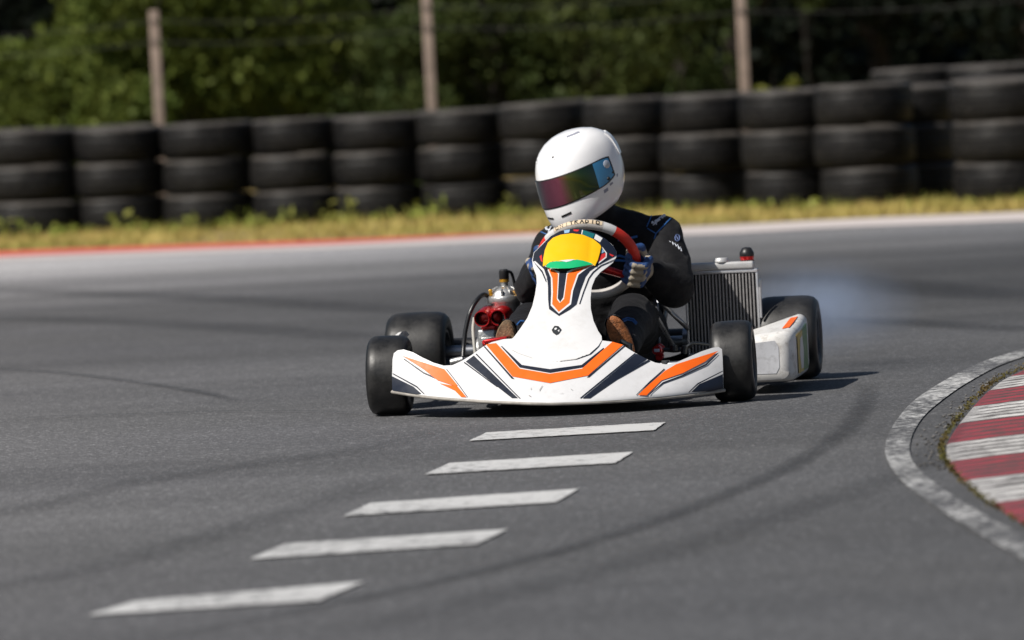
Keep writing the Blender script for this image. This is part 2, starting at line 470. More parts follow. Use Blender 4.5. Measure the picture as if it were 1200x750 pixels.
# ---- ridged red and white kerb
KB = [(1720, 318), (1500, 344), (1330, 383), (1200, 434), (1160, 456), (1128, 490), (1110, 516), (1107, 530), (1110, 542), (1124, 560), (1156, 588), (1200, 616), (1330, 694), (1560, 826)]
kc = smooth_curve([G(*p)[:2] + (0,) for p in KB], 10)
kys = [p.y for p in kc]; kxs = [p.x for p in kc]
def kerb_x(y):
    return float(np.interp(-y, [-v for v in kys], kxs))
SB = [G(1200, v, .016).y for v in (436, 451, 469, 487.5, 510, 531, 554, 582, 620, 660, 705, 755, 810)]   # stripe boundaries, far to near
def kerb_mat(name, col):
    m, nt, b, out = new_mat(name)
    geo = N(nt, 'ShaderNodeNewGeometry').outputs['Position']
    n = noise_node(nt, geo, 14, 7, .7).outputs[0]
    mp = N(nt, 'ShaderNodeMapping'); mp.inputs['Scale'].default_value = (1, 14, 1); nt.links.new(geo, mp.inputs[0])
    n2 = noise_node(nt, mp.outputs[0], 3., 5).outputs[0]
    f = ramp(nt, math_n(nt, 'ADD', math_n(nt, 'MULTIPLY', n, .6), math_n(nt, 'MULTIPLY', n2, .5)), [(.44, 0.), (.66, .85)]).outputs[0]
    # tyre rubber rubbed onto the lower outer edge
    sep = N(nt, 'ShaderNodeSeparateXYZ'); nt.links.new(geo, sep.inputs[0])
    low = ramp(nt, sep.outputs[2], [(0., .55), (.045, 0.)]).outputs[0]
    f = math_n(nt, 'MAXIMUM', f, math_n(nt, 'MULTIPLY', low, n, True))
    nt.links.new(mixc(nt, f, col, (.05, .045, .045)), b.inputs['Base Color'])
    b.inputs['Roughness'].default_value = .75
    bump(nt, b, n, .4, .01)
    return m
KW = kerb_mat('kerb_white', (.58, .57, .56)); KR = kerb_mat('kerb_red', (.30, .028, .045))
GROOVE = pmat('kerb_groove', (.045, .042, .042), .9)
mb = MB()
y0, y1 = SB[-1], SB[0] + 4.2
stripes = []
sb = sorted(SB); step = .62
while sb[-1] < y1: sb.append(sb[-1] + step)
WID = 1.3; XS = [0, .012, .05, .12, .25, .45, .7, 1.0, 1.25, WID]
def kz(d): return .004 + .055 * min(1, d / .9) if d > 0 else -.003
par = 0
for si in range(len(sb) - 1):
    a, b = sb[si], sb[si + 1]; mi = 0 if (len(SB) - 2 - si) % 2 == 0 else 1
    if si >= len(SB) - 1: mi = (si - len(SB) + 1) % 2 and 0 or 1
    if si >= len(SB) - 1: mi = 1 - ((si - (len(SB) - 1)) % 2)
    nr = 5
    for r in range(nr):
        ya = a + (b - a) * r / nr; yb = a + (b - a) * (r + 1) / nr; d = yb - ya
        prof = [(ya, 0.), (ya + d * .05, .0036), (ya + d * .12, .0075), (ya + d * .35, .0078), (yb, .0005)]
        for (p, zp), (q, zq) in zip(prof, prof[1:]):
            vs = []; fs = []
            for j, xo in enumerate(XS):
                k = 0 if j < 2 else min(1, xo / .12)
                vs.append((kerb_x(p) + xo, p - .02 * xo, kz(xo) + zp * k)); vs.append((kerb_x(q) + xo, q - .02 * xo, kz(xo) + zq * k))
            for j in range(len(XS) - 1): fs.append([2 * j, 2 * j + 2, 2 * j + 3, 2 * j + 1])
            mb.add(vs, fs, 2 if zp == 0. else mi, False)
# back edge of the kerb
o = mb.build('kerb', [KW, KR, GROOVE], fixn=False)
for p in o.data.polygons:
    if p.normal.z < 0: p.flip()
tag(o, 'raised kerb in worn red and white blocks inside the corner', 'kerb', kind='structure')
# infield ground inside the kerb
inf = [(kerb_x(y) + WID - .03, y - .02 * WID) for y in np.linspace(y0, y1, 40)] + [(60, y1), (60, y0)]
sheet('infield_grass', inf, .055, GROUND, label='dry infield ground behind the kerb', cat='ground')

mb = MB(); nx = [(kerb_x(y0), y0), (60, y0)]
mb.add([(nx[0][0], y0, .056), (60, y0, .056), (60, y0 - .9, -.02), (nx[0][0] + .3, y0 - .5, -.02)], [[0, 1, 2, 3]], 0, False)
tag(mb.build('infield_slope', GROUND), 'sloping earth edge of the infield', 'ground', kind='structure')
# ---- skid marks laid on the asphalt
def skid_mat():
    m, nt, b, out = new_mat('tyre_rubber_mark')
    uv = N(nt, 'ShaderNodeUVMap').outputs[0]
    geo = N(nt, 'ShaderNodeNewGeometry').outputs['Position']
    sep = N(nt, 'ShaderNodeSeparateXYZ'); nt.links.new(uv, sep.inputs[0])
    e = math_n(nt, 'SUBTRACT', 1., math_n(nt, 'POWER', math_n(nt, 'ABSOLUTE', math_n(nt, 'SUBTRACT', math_n(nt, 'MULTIPLY', sep.outputs[0], 2.), 1.)), 2.2))
    en = ramp(nt, sep.outputs[1], [(0, 0.), (.15, 1.), (.8, 1.), (1, 0.)]).outputs[0]
    n = ramp(nt, noise_node(nt, geo, 9, 6, .7).outputs[0], [(.25, .25), (.7, 1.)]).outputs[0]
    oi = N(nt, 'ShaderNodeObjectInfo'); a = N(nt, 'ShaderNodeSeparateColor'); nt.links.new(oi.outputs['Color'], a.inputs[0])
    al = math_n(nt, 'MULTIPLY', math_n(nt, 'MULTIPLY', e, en), math_n(nt, 'MULTIPLY', n, a.outputs[0]))
    b.inputs['Base Color'].default_value = (.018, .018, .019, 1); b.inputs['Roughness'].default_value = .6
    nt.links.new(al, b.inputs['Alpha'])
    return m
SKID = skid_mat()
def skid(pix, width, amt, label, z=.006):
    c = smooth_curve([G(*p)[:2] + (0,) for p in pix], 10); n = len(c)
    mb = MB(); vs = []; uvs = []
    for i, p in enumerate(c):
        t = (c[min(i + 1, n - 1)] - c[max(i - 1, 0)]).normalized(); w = Vector((-t.y, t.x, 0)) * width * .5
        vs += [(p.x + w.x, p.y + w.y, z), (p.x - w.x, p.y - w.y, z)]; uvs += [(0, i / (n - 1)), (1, i / (n - 1))]
    fs = [[2 * i, 2 * i + 1, 2 * i + 3, 2 * i + 2] for i in range(n - 1)]
    mb.add(vs, fs, 0, False); o = mb.build('skid_mark', SKID, fixn=False)
    for p in o.data.polygons:
        if p.normal.z < 0: p.flip()
    ul = o.data.uv_layers.new()
    for lp in o.data.loops: ul.data[lp.index].uv = uvs[lp.vertex_index]
    o.color = (amt, amt, amt, 1)
    tag(o, label, 'skid mark', 'skid marks on the asphalt', 'structure')
skid([(1016, 448), (1014, 470), (990, 505), (930, 545), (840, 585), (720, 628), (560, 672), (330, 722), (60, 775)], .09, .42, 'dark curved tyre mark sweeping from the rear wheel to the camera', .006)
skid([(1180, 470), (1080, 545), (930, 600), (760, 655), (560, 705), (330, 760)], .2, .22, 'faint wide tyre mark nearest the corner line', .007)
skid([(-40, 432), (60, 437), (160, 449), (230, 460), (290, 474)], .07, .4, 'short dark tyre mark crossing the pale asphalt left of the kart', .006)
skid([(-40, 497), (60, 490), (160, 487), (260, 484), (380, 484), (470, 490)], .05, .35, 'thin dark scuff line left of the front tyre', .007)
skid([(-40, 612), (60, 590), (160, 566), (300, 545), (420, 528), (520, 505)], .2, .2, 'broad faint tyre mark left of the painted bars', .006)
skid([(-60, 700), (120, 665), (260, 625), (380, 590), (470, 555)], .2, .2, 'broad faint tyre mark beside the lower painted bars', .007)
skid([(-60, 338), (120, 345), (300, 353), (430, 362), (560, 368)], .5, .32, 'dark rubber streak on the far side of the kart', .006)
skid([(-60, 372), (150, 378), (320, 388), (470, 400)], .45, .28, 'second dark rubber streak behind the front tyre', .007)
skid([(860, 322), (1000, 330), (1120, 342), (1260, 352)], .6, .4, 'dark rubber streak beyond the smoking rear wheel', .006)
skid([(930, 372), (1050, 378), (1150, 384), (1260, 388)], .3, .35, 'faint rubber streak right of the smoke', .007)

# ------------------------------------------------------------------ vegetation
def leaf_mat(name, c1, c2, c3, trans=.25):
    m, nt, b, out = new_mat(name)
    geo = N(nt, 'ShaderNodeNewGeometry')
    n = noise_node(nt, geo.outputs['Position'], 1.1, 3)
    n2 = N(nt, 'ShaderNodeTexWhiteNoise', noise_dimensions='1D'); nt.links.new(geo.outputs['Random Per Island'], n2.inputs['W'])
    c = mixc(nt, ramp(nt, n.outputs[0], [(.35, 0.), (.65, 1.)]).outputs[0], c1, c2)
    c = mixc(nt, math_n(nt, 'MULTIPLY', n2.outputs[0], .6), c, c3)
    nt.links.new(c, b.inputs['Base Color']); b.inputs['Roughness'].default_value = .6; b.inputs['Specular IOR Level'].default_value = .12
    tl = N(nt, 'ShaderNodeBsdfTranslucent'); nt.links.new(c, tl.inputs[0])
    mx = N(nt, 'ShaderNodeMixShader'); mx.inputs[0].default_value = trans
    nt.links.new(b.outputs[0], mx.inputs[1]); nt.links.new(tl.outputs[0], mx.inputs[2]); nt.links.new(mx.outputs[0], out.inputs[0])
    return m
LEAF_BRIGHT = leaf_mat('leaf_yellow_green', (.09, .13, .024), (.15, .17, .034), (.055, .085, .02))
LEAF_MID = leaf_mat('leaf_mid_green', (.04, .062, .018), (.085, .10, .026), (.028, .045, .014))
LEAF_SHADE = leaf_mat('leaf_shade_green', (.005, .008, .004), (.008, .012, .006), (.004, .007, .004), .05)  # shade of the wood painted into the leaf colour
GRASS_DRY = leaf_mat('dry_grass_blade', (.60, .44, .16), (.32, .32, .08), (.46, .36, .12), .2)
WEED = leaf_mat('weed_leaf', (.20, .28, .04), (.28, .30, .06), (.36, .32, .11), .3)

def leaves_mesh(name, centers, size, mats, upbias=.3, aspect=.55):
    """one leaf-shaped four-point blade per centre"""
    n = len(centers); C_ = np.asarray(centers)
    d = rng.normal(size=(n, 3)); d[:, 2] -= .15; d /= np.linalg.norm(d, axis=1)[:, None]
    nn = rng.normal(size=(n, 3)); nn[:, 2] += upbias * 3; w = np.cross(d, nn); w /= np.linalg.norm(w, axis=1)[:, None] + 1e-9
    s = size * rng.uniform(.6, 1.3, n)[:, None]
    a = C_ - d * s * .5; b = C_ + w * s * aspect * .5; c = C_ + d * s * .5; e = C_ - w * s * aspect * .5
    V = np.stack([a, b, c, e], 1).reshape(-1, 3)
    me = bpy.data.meshes.new(name); me.vertices.add(4 * n); me.vertices.foreach_set('co', V.ravel())
    me.loops.add(4 * n); me.loops.foreach_set('vertex_index', np.arange(4 * n))
    me.polygons.add(n); me.polygons.foreach_set('loop_start', np.arange(0, 4 * n, 4)); me.polygons.foreach_set('loop_total', np.full(n, 4))
    me.materials.append(mats); me.update(); me.validate()
    return me
def crown_points(n, h0, h1, rad, nclump, spread):
    cl = []
    while len(cl) < nclump:
        p = rng.uniform(-1, 1, 3)
        r = np.linalg.norm(p)
        if .25 < r < 1: cl.append(p)
    cl = np.array(cl); cl[:, 0] *= rad; cl[:, 1] *= rad; cl[:, 2] = (cl[:, 2] + 1) / 2 * (h1 - h0) + h0
    wts = rng.uniform(.4, 1.6, nclump); wts /= wts.sum()
    idx = rng.choice(nclump, n, p=wts)
    q = rng.normal(size=(n, 3)); q /= np.linalg.norm(q, axis=1)[:, None]
    q *= (rng.uniform(.35, 1, n) ** .6)[:, None] * spread * np.array([1, 1, .75])
    pts = cl[idx] + q
    pts[:, 2] = np.maximum(pts[:, 2], .05)
    return pts, cl
def make_plant(name, label, cat, loc, h0, h1, rad, n, nclump, spread, leaf, mat, group, trunk=.07):
    root = empty(name, loc); tag(root, label, cat, group)
    pts, cl = crown_points(n, h0, h1, rad, nclump, spread)
    link('crown', leaves_mesh('crown', pts, leaf, mat), root)
    t = MB(); top = h0 + (h1 - h0) * .75
    t.tube([(0, 0, -.05), (.04, .02, top * .35), (-.03, .05, top * .7), (.02, 0, top)], [trunk, trunk * .8, trunk * .5, trunk * .15], 0, 9)
    for c in cl[:10]:
        z = max(.15, min(top * .85, c[2] * .55)); t.tube([(0, .02, z), (c[0] * .5, c[1] * .5, (z + c[2]) * .5 + .05), tuple(c)], [trunk * .4, trunk * .25, trunk * .08], 0, 6)
    t.build('trunk', BARK, root)
    return root
def P(px, Y): # place on the ground, given where it is seen and how far away it stands
    v = at_y(px, 90, Y); return (v.x, Y, 0)
GB = 'leafy bushes behind the fence'
make_plant('bush', 'yellow-green leafy bush at the far left behind the tyre wall', 'bush', P(75, 47.5), .1, 1.55, .75, 7020, 26, .34, .08, LEAF_BRIGHT, GB, .05)
make_plant('bush', 'tall sunlit yellow-green bush right behind the leftmost fence post', 'bush', P(185, 48.5), .2, 3.0, .85, 11475, 40, .40, .08, LEAF_BRIGHT, GB, .06)
make_plant('bush', 'broad sunlit green bush right of the leftmost fence post', 'bush', P(300, 48.8), .2, 3.1, .8, 10800, 38, .40, .08, LEAF_BRIGHT, GB, .06)
make_plant('bush', 'dim green bush in the dip between the first two fence posts', 'bush', P(395, 50.5), .1, 1.9, .6, 4860, 18, .34, .08, LEAF_MID, GB, .05)
make_plant('bush', 'green bush around the foot of the middle fence post', 'bush', P(482, 48.2), .1, 1.55, .5, 4860, 16, .34, .08, LEAF_MID, GB, .05)
make_plant('bush', 'tall green bush just right of the middle fence post', 'bush', P(575, 49.5), .2, 3.2, .7, 9450, 34, .4, .08, LEAF_MID, GB, .06)
make_plant('bush', 'tall leafy bush above the white helmet', 'bush', P(685, 49.2), .2, 2.9, .7, 8775, 32, .38, .08, LEAF_MID, GB, .06)
make_plant('bush', 'dark green bush left of the right-hand fence post', 'bush', P(800, 51.5), .1, 2.3, .7, 4500, 24, .36, .09, LEAF_MID, GB, .05)
make_plant('sapling', 'small bright sapling poking up beside the right-hand fence post', 'sapling', P(905, 43.6), .5, 1.10, .17, 150, 9, .06, .07, WEED, None, .012)
make_plant('bush', 'thin pale shoots hanging in the dark right of the right-hand post', 'bush', P(945, 50.0), 1.1, 2.3, .16, 260, 8, .14, .09, LEAF_MID, GB, .006)
GT = 'shade-coloured trees on the bank'  # background trees whose leaf colour carries the shade
for px, Y, h, r, l in [(-40, 55, 6.0, 1.6, 'shade-coloured tree at the far left edge of the picture'), (120, 57, 6.6, 1.7, 'shade-coloured tree standing behind the yellow-green bushes'),
                       (330, 55.5, 6.2, 1.6, 'shade-coloured tree filling the gap between the first two fence posts'), (500, 57, 6.8, 1.7, 'shade-coloured tree directly behind the middle fence post'),
                       (690, 55.5, 6.3, 1.6, 'shade-coloured tree above and behind the white helmet'), (860, 54, 6.4, 1.6, 'shade-coloured tree behind the right-hand fence post'),
                       (1030, 54.5, 6.5, 1.7, 'shade-coloured tree behind the gap in the tyre wall'), (1210, 53.5, 6.2, 1.7, 'shade-coloured tree at the far right edge of the picture')]:
    make_plant('shade_coloured_tree', l, 'tree', P(px, Y), .1, h, r, 9000, 60, .55, .13, LEAF_SHADE, GT, .12)
# bank added to keep sky out of the gaps, coloured as dark as shade
mb = MB(); xs = np.linspace(-70, 70, 90); ys = [(56, -.05), (59, .9), (63, 2.8), (68, 5.0), (75, 6.5), (100, 7.0)]
vs = []; fs = []
for x in xs:
    for y, z in ys:
        vs.append((x, y + .8 * noise.noise((x * .2, y * .1, 0)), z + (.5 * noise.noise((x * .35, y * .3, 3.)) if z > 0 else 0)))
m_ = len(ys)
for i in range(len(xs) - 1):
    for j in range(m_ - 1): fs.append([i * m_ + j, (i + 1) * m_ + j, (i + 1) * m_ + j + 1, i * m_ + j + 1])
mb.add(vs, fs); tag(mb.build('bank', BANKM), 'added backdrop bank behind the trees, coloured as dark as shade', 'bank', kind='structure')
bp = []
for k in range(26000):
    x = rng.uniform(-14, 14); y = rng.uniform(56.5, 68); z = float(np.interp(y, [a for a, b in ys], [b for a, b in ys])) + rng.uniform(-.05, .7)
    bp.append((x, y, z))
tag(link('bank_undergrowth', leaves_mesh('bank_undergrowth', bp, .26, LEAF_SHADE)), 'leafy undergrowth on the bank with shade painted into its leaves', 'undergrowth', kind='stuff')

def blades(name, pts, hmin, hmax, wid, mat, lean=.35):
    n = len(pts); p = np.asarray(pts); h = rng.uniform(hmin, hmax, n); a = rng.uniform(0, 2 * math.pi, n)
    dx = np.cos(a) * wid; dy = np.sin(a) * wid; l = rng.normal(size=(n, 2)) * lean * h[:, None]
    V = np.zeros((n, 5, 3))
    V[:, 0] = p + np.stack([dx, dy, 0 * h], 1); V[:, 1] = p - np.stack([dx, dy, 0 * h], 1)
    mid = p + np.stack([l[:, 0] * .35, l[:, 1] * .35, h * .6], 1)
    V[:, 2] = mid - np.stack([dx, dy, 0 * h], 1) * .7; V[:, 3] = mid + np.stack([dx, dy, 0 * h], 1) * .7
    V[:, 4] = p + np.stack([l[:, 0], l[:, 1], h], 1)
    vs = V.reshape(-1, 3).tolist(); fs = []
    for i in range(n): k = 5 * i; fs.append([k, k + 1, k + 2, k + 3]); fs.append([k + 3, k + 2, k + 4])
    me = bpy.data.meshes.new(name); me.from_pydata(vs, [], fs); me.materials.append(mat); me.update()
    return me
# ------------------------------------------------------------------ tyre barrier
def tyre_mesh(rad, h, name='barrier_tyre', seg=64):
    mb = MB(); ri = rad * .56; hh = h / 2
    outer = [(ri, -hh * .62), (ri + .015, -hh * .86), (rad * .72, -hh * .99), (rad * .84, -hh), (rad * .91, -hh * .975), (rad * .955, -hh * .90), (rad * .982, -hh * .77), (rad * .996, -hh * .60)]
    gro = []
    for k in range(5):
        z = -hh * .55 + hh * 1.1 * k / 4
        gro += [(rad * (1.0 - .012 * abs(k - 2) / 2), z - hh * .085), (rad * .985, z - hh * .075), (rad * .985, z - hh * .05), (rad * (1.0 - .012 * abs(k - 2) / 2), z - hh * .04)]
    prof = outer + gro + [(r, -z) for r, z in outer[::-1]] + [(ri * .99, hh * .4), (ri * 1.25, hh * .2), (ri * 1.25, -hh * .2), (ri * .99, -hh * .4), (ri, -hh * .62)]
    mb.lathe(prof, seg=seg)
    o = mb.build(name, BTYRE, auto=50)
    return o
S_SC = [(-60, 158), (600, 160), (850, 167), (1000, 171), (1200, 174)]
STK = [  # centre px, visible width px, top px, where it stands
    (38, 110, 150, 'leftmost stack, cut off by the picture edge'), (143, 101, 147, 'stack just left of the leftmost fence post'),
    (244, 102, 143, 'stack just right of the leftmost fence post'), (345, 100, 138, 'stack midway between the left and middle fence posts'),
    (444, 102, 134, 'stack just left of the middle fence post'), (545, 104, 127, 'stack just right of the middle fence post'),
    (646, 102, 118, 'stack behind the left side of the helmet'), (742, 100, 113, 'stack directly right of the white helmet'),
    (832, 102, 109, 'stack just left of the rightmost fence post'), (924, 100, 104, 'stack just right of the rightmost fence post'),
    (1018, 108, 97, 'wide stack left of the gap'), (1178, 116, 90, 'stack at the right picture edge')]
LEV = ['bottom black tyre of the ', 'middle black tyre of the ', 'top black tyre of the ']
proto_meshes = []
for v_ in range(4):
    proto = tyre_mesh(1.0, 1.0); me_ = proto.data; bpy.data.objects.remove(proto); proto_meshes.append(me_)
    for vt in me_.vertices:     # worn carcasses: slightly out of round, treads dented and sagging
        a_ = math.atan2(vt.co.y, vt.co.x); r_ = math.hypot(vt.co.x, vt.co.y)
        f_ = 1 + .014 * math.sin(2 * a_ + v_) + .010 * math.sin(3 * a_ + 2.1 * v_) + .012 * noise.noise((vt.co.x * 2, vt.co.y * 2, vt.co.z + 7 * v_))
        vt.co.x *= f_; vt.co.y *= f_; vt.co.z += .035 * noise.noise((vt.co.x * 1.6, vt.co.y * 1.6, 3. + 5 * v_)) * (r_ - .5)
stack_xy = []
def add_tyre(x, y, z, rad, h, label, tilt=(0, 0), group='used tyres stacked in the barrier'):
    o = link('barrier_tyre', random.choice(proto_meshes)); o.location = (x, y, z + h / 2); o.scale = (rad * random.uniform(.985, 1.02), rad * random.uniform(.985, 1.02), h)
    o.rotation_euler = (tilt[0], tilt[1], random.uniform(0, 6.28)); tag(o, label, 'tyre', group)
def stack(px, wid, top, where, nt_=3, dY=0, levels=LEV):
    s = float(np.interp(px, [a for a, b in S_SC], [b for a, b in S_SC])); Y = FPX / s + dY
    s = FPX / Y
    v = at_y(px, 200, Y); rad = wid / s / 2 * 1.085
    zt = at_y(px, top, Y - rad * .6).z; h = zt / nt_
    stack_xy.append((v.x, Y, rad))
    for k in range(nt_):
        tl = (random.uniform(-.012, .012), random.uniform(-.012, .012)) if k < nt_ - 1 else (random.uniform(-.01, .02), random.uniform(-.035, .0))
        add_tyre(v.x + random.uniform(-.022, .022), Y + random.uniform(-.03, .03), k * h + .001, rad * random.uniform(.97, 1.01), h * .975, levels[k] + where, tl)
for a in STK: stack(*a)
stack(1072, 96, 99, 'shaded stack set back at the left side of the gap', 3, .75)
L4 = ['lowest black tyre of the ', 'lower middle black tyre of the ', 'upper middle black tyre of the ', 'dusty topmost tyre of the ']
stack(1076, 100, 79, 'taller second-row stack showing above the gap', 4, 2.3, L4)
stack(1172, 104, 74, 'taller second-row stack behind the right-edge stack', 4, 2.3, L4)

# grass strip in front of and around the tyres
gp = []
for k in range(24000):
    px = rng.uniform(-200, 1750); pe = edge_y(px, E_OUT) if px > 640 else edge_y(px, E_RED)
    b = G(px, pe - .6); d = abs(rng.normal()) * 1.6 if rng.random() < .6 else rng.uniform(0, 5.5)
    pn = noise.noise((b.x * 1.3, (b.y + d) * .9, 2.))
    if rng.random() < .62 + pn * .9: gp.append((b.x, b.y + .30 + d, -.01))
tag(link('verge_grass', blades('verge_grass', gp, .025, .085, .006, GRASS_DRY, .5)), 'short dry yellow grass on the strip below the tyre wall', 'grass', kind='stuff')
wp = []
for (x, y, r) in stack_xy[:12]:
    for c in range(5):
        cx = x + rng.uniform(-.42, .42); cy = y - r * 1.08 - abs(rng.normal()) * .15; hh = rng.uniform(.2, .8) * (1.0 if x < 1.2 else .45)
        for k in range(int(18 * hh)):
            wp.append((cx + rng.normal() * .05, cy + rng.normal() * .05, abs(rng.normal()) * .095 * hh + .01))
tag(link('weeds', leaves_mesh('weeds', wp, .075, WEED, .5)), 'green weeds growing against the feet of the tyres', 'weeds', kind='stuff')
wg = []
for (x, y, r) in stack_xy:
    for k in range(90): wg.append((x + rng.uniform(-.5, .5), y - r - abs(rng.normal()) * .25, -.01))
tag(link('weed_stems', blades('weed_stems', wg, .03, .12, .005, WEED, .3)), 'taller green and straw stems along the foot of the tyre wall', 'weeds', kind='stuff')

# moss and grit along the kerb edge
mp_ = []
for k in range(2600):
    y = rng.uniform(12.5, 19.5); m0 = .5 + .5 * noise.noise((0, y * 1.6, 1.3))
    if rng.random() < m0 * 1.2: mp_.append((kerb_x(y) - .006 + rng.normal() * .004, y + rng.normal() * .02, abs(rng.normal()) * .008 + .004))
tag(link('kerb_moss', leaves_mesh('kerb_moss', mp_, .009, leaf_mat('moss', (.10, .10, .02), (.15, .10, .04), (.06, .05, .03)), .6, .8)), 'thin mossy growth in the joint along the kerb edge', 'moss', kind='stuff')
GRIT = pmat('grit', (.11, .105, .10), .9, var=.6, scale=3)
mb = MB()
for k in range(220):
    y = rng.uniform(14.5, 19.5); r = rng.uniform(.002, .006); c = Vector((kerb_x(y) - abs(rng.normal()) * .03 - .012, y, .003))
    bm = bmesh.new(); bmesh.ops.create_icosphere(bm, subdivisions=1, radius=r)
    for v in bm.verts: v.co = Vector((v.co.x * rng.uniform(.8, 1.6), v.co.y * rng.uniform(.8, 1.6), v.co.z * .6)) + c
    mb.bm(bm, 0, False)
tag(mb.build('gravel', GRIT), 'loose grit lying beside the kerb', 'gravel', kind='stuff')

# ------------------------------------------------------------------ fence
fr = empty('wire_fence', P(506, 43.2)); tag(fr, 'wire fence with slim weathered posts behind the tyre wall', 'fence')
fo = Vector(fr.location)
pps = [P(184.5, 43.4), P(504.5, 43.2), P(872.5, 42.6)]
allp = [(pps[0][0] - 2.2, 43.6, 0)] + pps + [(pps[2][0] + 2.4, 42.2, 0)]
for i, p in enumerate(allp):
    if True:
        h = 1.64 if i == 1 else 1.72
        m = MB(); m.box((0, 0, h / 2), (.074, .074, h), bev=.008)
        for z in (1.40, 1.56): m.cyl((0, -.055, z), (0, -.046, z), .012, mi=1, seg=8)
        o = m.build('post', [POST, DSTEEL], fr); o.location = Vector(p) - fo
for z in (1.40, 1.56):
    m = MB(); pts = []
    for a, b in zip(allp, allp[1:]):
        for k in range(8):
            t = k / 8; pts.append(Vector(a).lerp(Vector(b), t) + Vector((0, -.055, z - .05 * math.sin(t * math.pi))) - fo)
    m.tube(pts, .003, 0, 6); m.build('wire', WIRE, fr)
# ------------------------------------------------------------------ the kart (all parts in the kart's own frame: x to its left, -y forward)
kart = empty('racing_kart', KO, -YAW)
tag(kart, 'white racing kart with orange and navy stripes cornering on the asphalt', 'kart')
def pl(pix, F): return [KS(px, py, F) for px, py in pix]

# chassis, floor, axle
m = MB()
for s in (-1, 1):
    m.tube(smooth_curve([(s * .16, -.12, .075), (s * .22, .0, .07), (s * .30, .15, .065), (s * .33, .45, .065), (s * .33, .8, .068), (s * .30, 1.16, .075)], 5), .015, 0, 12)
    m.tube([(s * .33, .35, .065), (s * .58, .35, .09), (s * .58, .72, .09), (s * .33, .72, .065)], .010, 0, 10)
for y in (-.12, .04, .48, .78, 1.02): m.cyl((-.32 if y > 0 else -.16, y, .068), (.32 if y > 0 else .16, y, .068), .014)
m.build('chassis_frame', DSTEEL, kart)
m = MB(); m.box((0, .16, .048), (.56, .62, .004), bev=.0015); m.build('floor_tray', DSTEEL, kart)
m = MB(); m.cyl((-.60, 1.04, .14), (.60, 1.04, .14), .0205)
m.cyl((-.30, 1.04, .14), (-.27, 1.04, .14), .045); m.cyl((.27, 1.04, .14), (.30, 1.04, .14), .045)
ax = m.build('rear_axle', STEEL, kart)
m = MB(); m.cyl((-.18, 1.04, .14), (-.174, 1.04, .14), .10); m.build('brake_disc', STEEL, ax)
# red twin brake cylinder and pale fittings seen over the nose, right of the driver's leg
q = K(771, 410, .36)
m = MB(); m.lathe([(0, -.03), (.014, -.03), (.017, -.022), (.017, .008), (.013, .014), (.013, .03), (.018, .034), (.018, .05), (0, .05)], c=q, axis='Y', seg=20)
m.lathe([(0, -.01), (.012, -.01), (.012, .03), (0, .03)], c=q + Vector((.004, .0, -.022)), axis='Y', seg=16)
m.box(q + Vector((.0, -.031, .0)), (.018, .003, .010), 1, bev=.001)
m.build('brake_cylinder', [RED, SUITWHITE], kart)
m = MB(); q2 = K(790, 411, .4)
m.tube(smooth_curve([q + Vector((.01, .03, 0)), q2 + Vector((-.02, 0, .003)), q2 + Vector((.01, .02, .0)), q2 + Vector((.05, .05, .012))], 6), .007, 0, 8)
m.tube([q2, q2 + Vector((.0, .0, .018))], .012, 1, 12); m.tube([q2 + Vector((.03, 0, -.01)), q2 + Vector((.035, 0, .014))], .010, 1, 10)
m.tube(smooth_curve([q2 + Vector((.04, .02, .01)), q2 + Vector((.06, .03, .02)), q2 + Vector((.10, .1, .01))], 5), .005, 1, 8)
m.build('brake_line', [HOSE, DSTEEL], kart)

# wheels
def kart_wheel(name, x, y, rt, wt, side, steer=0, camber=0):
    """rim with hub as the part, the tyre on it as sub-part; axis along x, side = +1 when the outer face looks to +x"""
    rr = .066; hw = wt / 2
    m = MB()
    m.lathe([(.02, -hw * .92), (rr + .010, -hw * .92), (rr + .010, -hw * .84), (rr - .004, -hw * .80), (rr - .010, -hw * .3), (rr - .012, hw * .2), (rr - .004, hw * .80), (rr + .010, hw * .84), (rr + .010, hw * .92), (rr + .003, hw * .92), (rr - .008, hw * .70), (.034, hw * .45), (.03, hw * .62), (0, hw * .62)], axis='X', seg=40)
    for k in range(3):
        a = 2.1 * k + .4
        m.cyl((side * hw * .35, .045 * math.cos(a), .045 * math.sin(a)), (side * hw * .56, .045 * math.cos(a), .045 * math.sin(a)), .006, seg=8)
    w_ = m.build(name, [DSTEEL], kart); w_.location = (x, y, rt + .0); w_.rotation_euler = (0, camber, steer)
    m = MB()
    prof = [(rr + .008, -hw * .80), (rr + .016, -hw * .93), (rt * .72, -hw * 1.0), (rt * .86, -hw * .97), (rt * .945, -hw * .86), (rt * .985, -hw * .70), (rt * .997, -hw * .45), (rt, 0)]
    prof = prof + [(r, -h) for r, h in prof[:-1][::-1]] + [(rr - .002, hw * .75), (rr - .002, -hw * .75), (rr + .008, -hw * .80)]
    n_ = len(prof)
    m.lathe(prof, axis='X', seg=72, mi_f=lambda i: 0 if 4 <= i <= 9 else 1)
    m.build('tyre', [KTYRE, KTYRE_SIDE], w_, auto=60)
    return w_
kart_wheel('front_wheel', -.548, 0, .1265, .132, -1, R(2), R(1.0))
kart_wheel('front_wheel', .548, 0, .1265, .132, 1, R(2), R(-1.0))
kart_wheel('rear_wheel', -.622, 1.04, .139, .205, -1)
kart_wheel('rear_wheel', .622, 1.04, .139, .205, 1)
m = MB()
for s in (-1, 1):
    m.cyl((s * .33, .02, .12), (s * .54, 0, .127), .011); m.cyl((s * .33, .02, .06), (s * .33, .02, .135), .013)
    m.cyl((s * .05, .12, .115), (s * .36, .09, .12), .006); m.tube([(s * .25, .1, .07), (s * .33, .02, .09)], .013)
m.build('front_axle', STEEL, kart)
